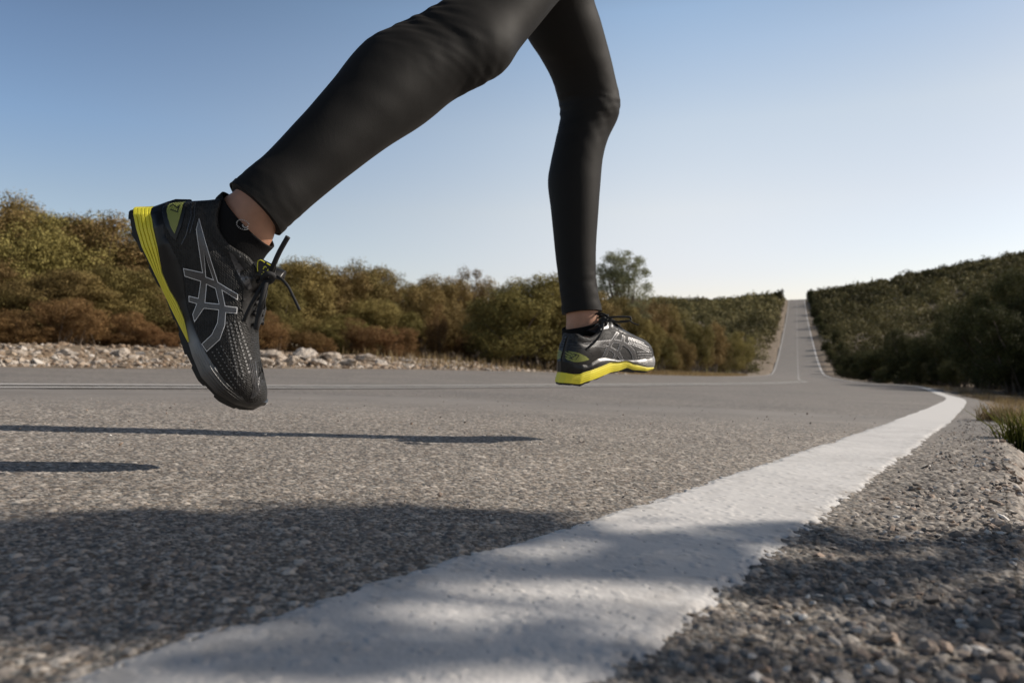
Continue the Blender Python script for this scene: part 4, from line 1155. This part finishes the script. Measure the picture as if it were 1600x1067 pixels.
sh2 = make_shoe(M2, 62, M_KNIT_F, M_FOAM_F, -1, front_laces, 'front shoe over the road, toe pointing away, silver toe rim and bright yellow sole', True)

# -------------------- legs as smooth sweeps through traced sections
def sweep(pairs, ks, nseg=56, res=6, shrink=0.0, twist=None):
    A = np.array([W(a[0], a[1], d)[:] for a, b, d in pairs]); B = np.array([W(b[0], b[1], d)[:] for a, b, d in pairs])
    n = len(pairs); t = np.linspace(0, n-1, (n-1)*res+1)
    A = np.stack([hermite(range(n), A[:, i], t) for i in range(3)], -1); B = np.stack([hermite(range(n), B[:, i], t) for i in range(3)], -1)
    K = hermite(range(n), ks, t)
    for _ in range(2):
        for M_ in (A, B): M_[1:-1] = M_[1:-1]*.5+(M_[:-2]+M_[2:])*.25
    C = (A+B)/2; e = (B-A)/2; l = np.linalg.norm(e, axis=1, keepdims=True)
    Tn = np.gradient(C, axis=0); Tn /= np.linalg.norm(Tn, axis=1, keepdims=True)
    Nn = np.cross(Tn, e); Nn /= np.linalg.norm(Nn, axis=1, keepdims=True)
    l2 = l-shrink; e = e/l*l2
    ph = np.linspace(0, 2*math.pi, nseg, endpoint=False)
    V = C[:, None]+e[:, None]*np.cos(ph)[None, :, None]+Nn[:, None]*l2[:, None]*K[:, None, None]*np.sin(ph)[None, :, None]
    return V, C
def wrinkle(V, s0, w, phi0, wp, k, amp, tilt=0, seed=0):
    nr, ns = V.shape[:2]; C = V.mean(1, keepdims=True); s_ = np.linspace(0, 1, nr)[:, None]; ph = np.linspace(0, 2*math.pi, ns, endpoint=False)[None, :]
    dp = np.angle(np.exp(1j*(ph-phi0)))
    m_ = np.exp(-((s_-s0)/w)**2)*np.exp(-(dp/wp)**2)
    f = np.sin((s_+tilt*dp)*k+1.6*np.sin(ph*3+seed))*.6+np.sin((s_-tilt*dp*.7)*k*1.7+seed)*.4
    D = V-C; L_ = np.linalg.norm(D, axis=2, keepdims=True)
    return V+D/L_*(m_*f*amp)[..., None]
def closed_sweep(V):
    nr, ns = V.shape[:2]; c0 = V[0].mean(0); c1 = V[-1].mean(0)
    vs = np.vstack([V.reshape(-1, 3), c0, c1]); f = grid_faces(nr, ns, True).tolist()
    n0 = nr*ns
    tri = [[(j+1) % ns, j, n0] for j in range(ns)]+[[(nr-1)*ns+j, (nr-1)*ns+(j+1) % ns, n0+1] for j in range(ns)]
    return vs, f+tri
REAR = [((360, 293), (438, 362), .925), ((385, 271), (470, 333), .935), ((414, 247), (497, 309), .95), ((464, 194), (548, 268), .975), ((500, 155), (600, 227), 1.0), ((521, 134), (644, 193), 1.02),
        ((546, 103), (685, 165), 1.045), ((571, 78), (719, 140), 1.06), ((620, 49), (757, 124), 1.075), ((662, 29), (794, 101), 1.09), ((700, 4), (818, 66), 1.12), ((722, -40), (868, 0), 1.16), ((745, -120), (925, -80), 1.22), ((750, -220), (955, -205), 1.26)]
KR = [.92, .92, .95, 1.0, 1.0, 1.0, .95, .85, .76, .76, .80, .85, .85, .8]
FRONT = [((879, 491), (940, 486), 1.50), ((873, 440), (932, 440), 1.505), ((868, 400), (931, 400), 1.51), ((861, 330), (935, 330), 1.52), ((856, 285), (938, 289), 1.53), ((860, 256), (942, 248), 1.535), ((868, 219), (951, 215), 1.54), ((875, 183), (965, 186), 1.545),
         ((873, 160), (969, 160), 1.545), ((862, 124), (961, 120), 1.53), ((843, 89), (951, 78), 1.51), ((822, 56), (938, 32), 1.48), ((800, 0), (927, -6), 1.45), ((778, -70), (920, -70), 1.40), ((765, -170), (930, -160), 1.34)]
KF = [.92, .95, .97, 1.0, 1.05, 1.05, 1.0, .95, .92, .92, .95, .95, .95, .95, .9]
V1, C1 = sweep(REAR, KR, 96, 16); V2, C2 = sweep(FRONT, KF, 96, 16)
for s0, w_, p0, wp, k_, am, tl, sd in [(.64, .09, math.pi+.5, 1.1, 150, .0016, .03, 1), (.62, .06, 0.0, .9, 120, .0011, .05, 2), (.05, .05, 1.5, 3, 170, .0008, .02, 4), (.30, .2, -1.2, 1.2, 60, .0006, .04, 6), (.60, .10, -1.4, .8, 110, .0012, .06, 8)]:
    V1 = wrinkle(V1, s0, w_, p0, wp, k_, am, tl, sd)
for s0, w_, p0, wp, k_, am, tl, sd in [(.53, .07, math.pi, 1.3, 150, .0016, .03, 3), (.56, .05, 0.0, .8, 130, .0010, .04, 5), (.05, .05, -1.5, 3, 160, .0008, .02, 7), (.50, .12, -1.5, 1., 110, .0009, .05, 9)]:
    V2 = wrinkle(V2, s0, w_, p0, wp, k_, am, tl, sd)
def ellipsoid(c, r, rot=None, n=24):
    u, v = np.meshgrid(np.linspace(0, 2*math.pi, n*2, endpoint=False), np.linspace(.02, math.pi-.02, n))
    p = np.stack([r[0]*np.cos(u)*np.sin(v), r[1]*np.sin(u)*np.sin(v), r[2]*np.cos(v)], -1)
    if rot is not None: p = p@np.array(rot.to_matrix()).T
    return closed_sweep(p+np.array(c))
def poly_mesh(name, parts, m, parent, voxel=None, smooth=4):
    vs, fs, o = [], [], 0
    for v, f in parts: vs.append(v); fs += [[i+o for i in q] for q in f]; o += len(v)
    me = bpy.data.meshes.new(name); me.from_pydata(np.vstack(vs).tolist(), [], fs)
    bm = bmesh.new(); bm.from_mesh(me); bmesh.ops.recalc_face_normals(bm, faces=bm.faces); bm.to_mesh(me); bm.free()
    o_ = link(name, me, m, parent)
    if voxel:
        md = o_.modifiers.new('remesh', 'REMESH'); md.mode = 'VOXEL'; md.voxel_size = voxel; md.use_smooth_shade = True
        ms = o_.modifiers.new('smooth', 'SMOOTH'); ms.factor = .5; ms.iterations = smooth
    else:
        for p in me.polygons: p.use_smooth = True
    return o_
HIPR = Vector(V1[-1].mean(0)); HIPL = Vector(V2[-1].mean(0)); HIP = (HIPR+HIPL)/2
fw = Vector((.70, .71, 0)).normalized(); rt = Vector((.71, -.70, 0))       # running direction, runner's right
zrot = Matrix((rt, fw, Vector((0, 0, 1)))).transposed().to_quaternion()
pel = ellipsoid(HIP+Vector((0, 0, .06)), (.165, .125, .15), zrot)
leg = poly_mesh('leggings', [closed_sweep(V1), closed_sweep(V2), pel], M_FAB, person, .003, 2)
# hem bands
def hem(V, a, b, grow):
    nr = 7; C = V.mean(1, keepdims=True)
    r_ = []
    for f in np.linspace(a, b, nr):
        i = int(f); q = f-i; ring = V[i]*(1-q)+V[i+1]*q; c = ring.mean(0); r_.append(c+(ring-c)*(1+grow))
    inn = []
    for f in np.linspace(b, a, nr):
        i = int(f); q = f-i; ring = V[i]*(1-q)+V[i+1]*q; c = ring.mean(0); inn.append(c+(ring-c)*(1-.03))
    G = np.array(r_+inn); me = np_mesh('hem', G.reshape(-1, 3), grid_faces(len(G), G.shape[1], True)); 
    f = grid_faces(len(G), G.shape[1], True)
    last = np.stack([np.arange(G.shape[1])+(len(G)-1)*G.shape[1], (np.arange(G.shape[1])+1) % G.shape[1]+(len(G)-1)*G.shape[1], (np.arange(G.shape[1])+1) % G.shape[1], np.arange(G.shape[1])], -1)
    me = np_mesh('hem', G.reshape(-1, 3), np.vstack([f, last]))
    o = link('hem', me, M_FAB, leg); md = o.modifiers.new('edge split', 'EDGE_SPLIT'); md.split_angle = R(50)
hem(V1, 0, 5.0, .022); hem(V2, 0, 4.0, .025)

# body under the clothes
ANK1 = [((335, 330), (402, 418), .93), ((345, 314), (419, 392), .93), ((353, 302), (429, 374), .928), ((366, 296), (434, 357), .926)]+[REAR[i] for i in (1, 2, 4, 6, 8, 10, 11, 12, 13)]
ANK2 = [((884, 560), (944, 552), 1.515), ((881, 530), (941, 524), 1.505), ((881, 512), (939, 506), 1.50), ((882, 497), (938, 493), 1.50)]+[FRONT[i] for i in (1, 2, 4, 6, 8, 10, 11, 12, 13, 14)]
B1, _ = sweep(ANK1, [.82, .80, .80, .85]+[KR[i]*.93 for i in (1, 2, 4, 6, 8, 10, 11, 12, 13)], 40, 5, .0035)
B1 = B1.copy(); _c = B1.mean(1, keepdims=True); _k = np.where(np.arange(len(B1)) > 19, .62, 1.)[:, None, None]; B1 = _c+(B1-_c)*_k
B2, _ = sweep(ANK2, [.82, .80, .80, .85]+[KF[i]*.93 for i in (1, 2, 4, 6, 8, 10, 11, 12, 13, 14)], 40, 5, .0035)
_c = B2.mean(1, keepdims=True); _k = np.where(np.arange(len(B2)) > 19, .64, 1.)[:, None, None]; B2 = _c+(B2-_c)*_k
def foot(Mw):
    q = []
    for t, w_, r, k in [(110, 215, .020, 1), (190, 200, .027, 1.), (300, 190, .029, 1), (420, 150, .030, .8), (560, 90, .034, .55), (700, 55, .036, .42), (820, 35, .033, .34), (900, 28, .022, .32)]:
        a = np.linspace(0, 2*math.pi, 24, endpoint=False)
        q.append([(Mw@Vector((t*KT, r*math.cos(s), (w_)*KW+r*k*math.sin(s))))[:] for s in a])
    return closed_sweep(np.array(q))
def limb(P, rad, n=18):
    P = np.array([p[:] for p in P]); t = np.linspace(0, len(P)-1, 8*(len(P)-1)+1)
    Q = np.stack([hermite(range(len(P)), P[:, i], t) for i in range(3)], -1); r = hermite(range(len(P)), rad, t)
    v, f = tube_arrays(Q, r, n); return closed_sweep(v.reshape(len(Q), n, 3))
up = (Vector((0, 0, 1))+fw*.16).normalized()
def bp(a, f, r): return HIP+up*a+fw*f+rt*r
tor = []
for a, wx_, wy_, f in [(0, .155, .115, 0), (.10, .145, .10, .01), (.20, .125, .085, .015), (.32, .145, .10, .02), (.42, .165, .11, .015), (.48, .15, .09, .01), (.52, .07, .065, .005), (.56, .052, .055, .01), (.62, .050, .055, .025)]:
    c = bp(a, f, 0); s = np.linspace(0, 2*math.pi, 40, endpoint=False)
    tor.append([(c+rt*(wx_*math.cos(q))+fw*(wy_*math.sin(q)))[:] for q in s])
tor = np.array(tor); torso = closed_sweep(tor)
head = ellipsoid(bp(.71, .045, 0), (.075, .095, .112), zrot)
face = [ellipsoid(bp(.695, .142, 0), (.013, .018, .022), zrot, 10), ellipsoid(bp(.635, .095, 0), (.035, .03, .022), zrot, 10), ellipsoid(bp(.652, .13, 0), (.022, .008, .007), zrot, 8)]
for s in (-1, 1): face += [ellipsoid(bp(.70, .03, .075*s), (.008, .018, .03), zrot, 8), ellipsoid(bp(.725, .125, .032*s), (.018, .012, .008), zrot, 8)]
arms = []
def arm(side, el, wr, kn):
    sh_ = bp(.46, .0, .165*side)
    arms.append(limb([bp(.45, 0, .12*side), sh_, (sh_+el)/2, el, (el+wr)/2, wr, kn], [.045, .05, .042, .035, .033, .022, .02]))
    d = (kn-wr).normalized(); inn = -rt*side; dn = d.cross(inn).normalized()
    arms.append(limb([wr, wr+d*.04, wr+d*.085], [.022, .030, .028]))
    for k in range(4):
        b = wr+d*.08+dn*(.027-.018*k); L_ = (.036, .042, .039, .031)[k]
        arms.append(limb([b, b+d*L_*.8, b+d*L_+inn*L_*.6, b+d*L_*.5+inn*L_*.95], [.0095, .009, .0085, .007], 10))
    b = wr+d*.03+inn*.012-dn*-.025
    arms.append(limb([b, b+d*.028+inn*.022, b+d*.055+inn*.022], [.011, .010, .008], 10))
arm(1, bp(.24, .10, .22), bp(.38, .30, .16), bp(.40, .33, .155))        # right arm swings forward while the right leg is back
arm(-1, bp(.26, -.20, -.22), bp(.12, -.05, -.20), bp(.11, -.02, -.20))
poly_mesh('body', [closed_sweep(B1), closed_sweep(B2), foot(M1), foot(M2), ellipsoid(HIP+Vector((0, 0, .05)), (.155, .115, .14), zrot), torso, head]+face+arms, M_SKIN, person, .0045, 6)
# shirt and hair
ts = []
for i in range(7):
    c = tor[i].mean(0); ts.append(c+(tor[i]-c)*(1.09 if i < 6 else 1.15))
ts = np.array(ts)
slv = [limb([bp(.45, 0, .10*s), bp(.46, 0, .165*s), bp(.35, .04*s, .20*s)], [.052, .058, .050]) for s in (1, -1)]
poly_mesh('shirt', [closed_sweep(ts)]+slv, M_SHIRT, person, .006, 4)
poly_mesh('hair', [ellipsoid(bp(.735, .028, 0), (.083, .098, .104), zrot), limb([bp(.76, -.07, 0), bp(.74, -.13, 0), bp(.64, -.15, 0), bp(.58, -.12, 0)], [.025, .03, .026, .01])], M_HAIR, person, .006, 2)

# socks
def sock(Aring, nm='sock'):
    V_, _ = sweep(Aring, [.82]*len(Aring), 40, 8, -.0008)
    inn = V_[::-1].copy(); c = inn.mean(1, keepdims=True); inn = c+(inn-c)*.955
    G = np.concatenate([V_, inn]); me = np_mesh(nm, G.reshape(-1, 3), grid_faces(len(G), G.shape[1], True)); return link(nm, me, M_SOCK, person), V_
s1, S1 = sock([((330, 345), (394, 430), .93), ((336, 328), (403, 415), .93), ((341, 312), (413, 398), .93), ((352, 301), (424, 386), .929)])
s2, S2 = sock([((884, 575), (948, 565), 1.515), ((880, 545), (945, 535), 1.508), ((878.5, 526), (943, 516), 1.503), ((878.5, 514), (941.5, 500), 1.50)])
# dotted emblem on each sock cuff
def emblem(cx, cy, d, r, ang, parent):
    L = []
    def P2(a, b):
        ca, sa = math.cos(ang), math.sin(ang); return W(cx+a*ca-b*sa, cy+a*sa+b*ca, d)
    for k in range(18):
        a = .5+k/17*5.0; p = P2(r*1.5*math.cos(a), r*math.sin(a)); L.append(([p[:], (p+Vector((.0006, 0, .0006)))[:], (p+Vector((.0012, 0, .0008)))[:]], [.0005]*3))
    for k in range(9):
        a = k/8*2.8; p = P2(r*.6*math.cos(a)+r*.5, r*.5*math.sin(a)-r*.1); L.append(([p[:], (p+Vector((.0006, 0, .0006)))[:], (p+Vector((.0012, 0, .0008)))[:]], [.0005]*3))
    link('sock_emblem', tubes_mesh('sock_emblem', L, None, 6, True), M_EMB, parent)
M_EMB = simple('emblem thread', (.38, .38, .38), .6)
emblem(379, 352, .893, 7, .45, s1); emblem(933, 512, 1.468, 4.2, -.9, s2)
for s_o in (sh1, sh2):
    mw = s_o.matrix_world.copy(); s_o.parent = person; s_o.matrix_world = mw
# the runner's own origin: on the road under the hips
off = Vector((HIP.x, HIP.y, 0))
for ch in list(person.children):
    if ch.type == 'MESH' and ch not in (sh1, sh2): ch.location = -off
    else: ch.matrix_local = Matrix.Translation(-off) @ ch.matrix_local
person.location = off
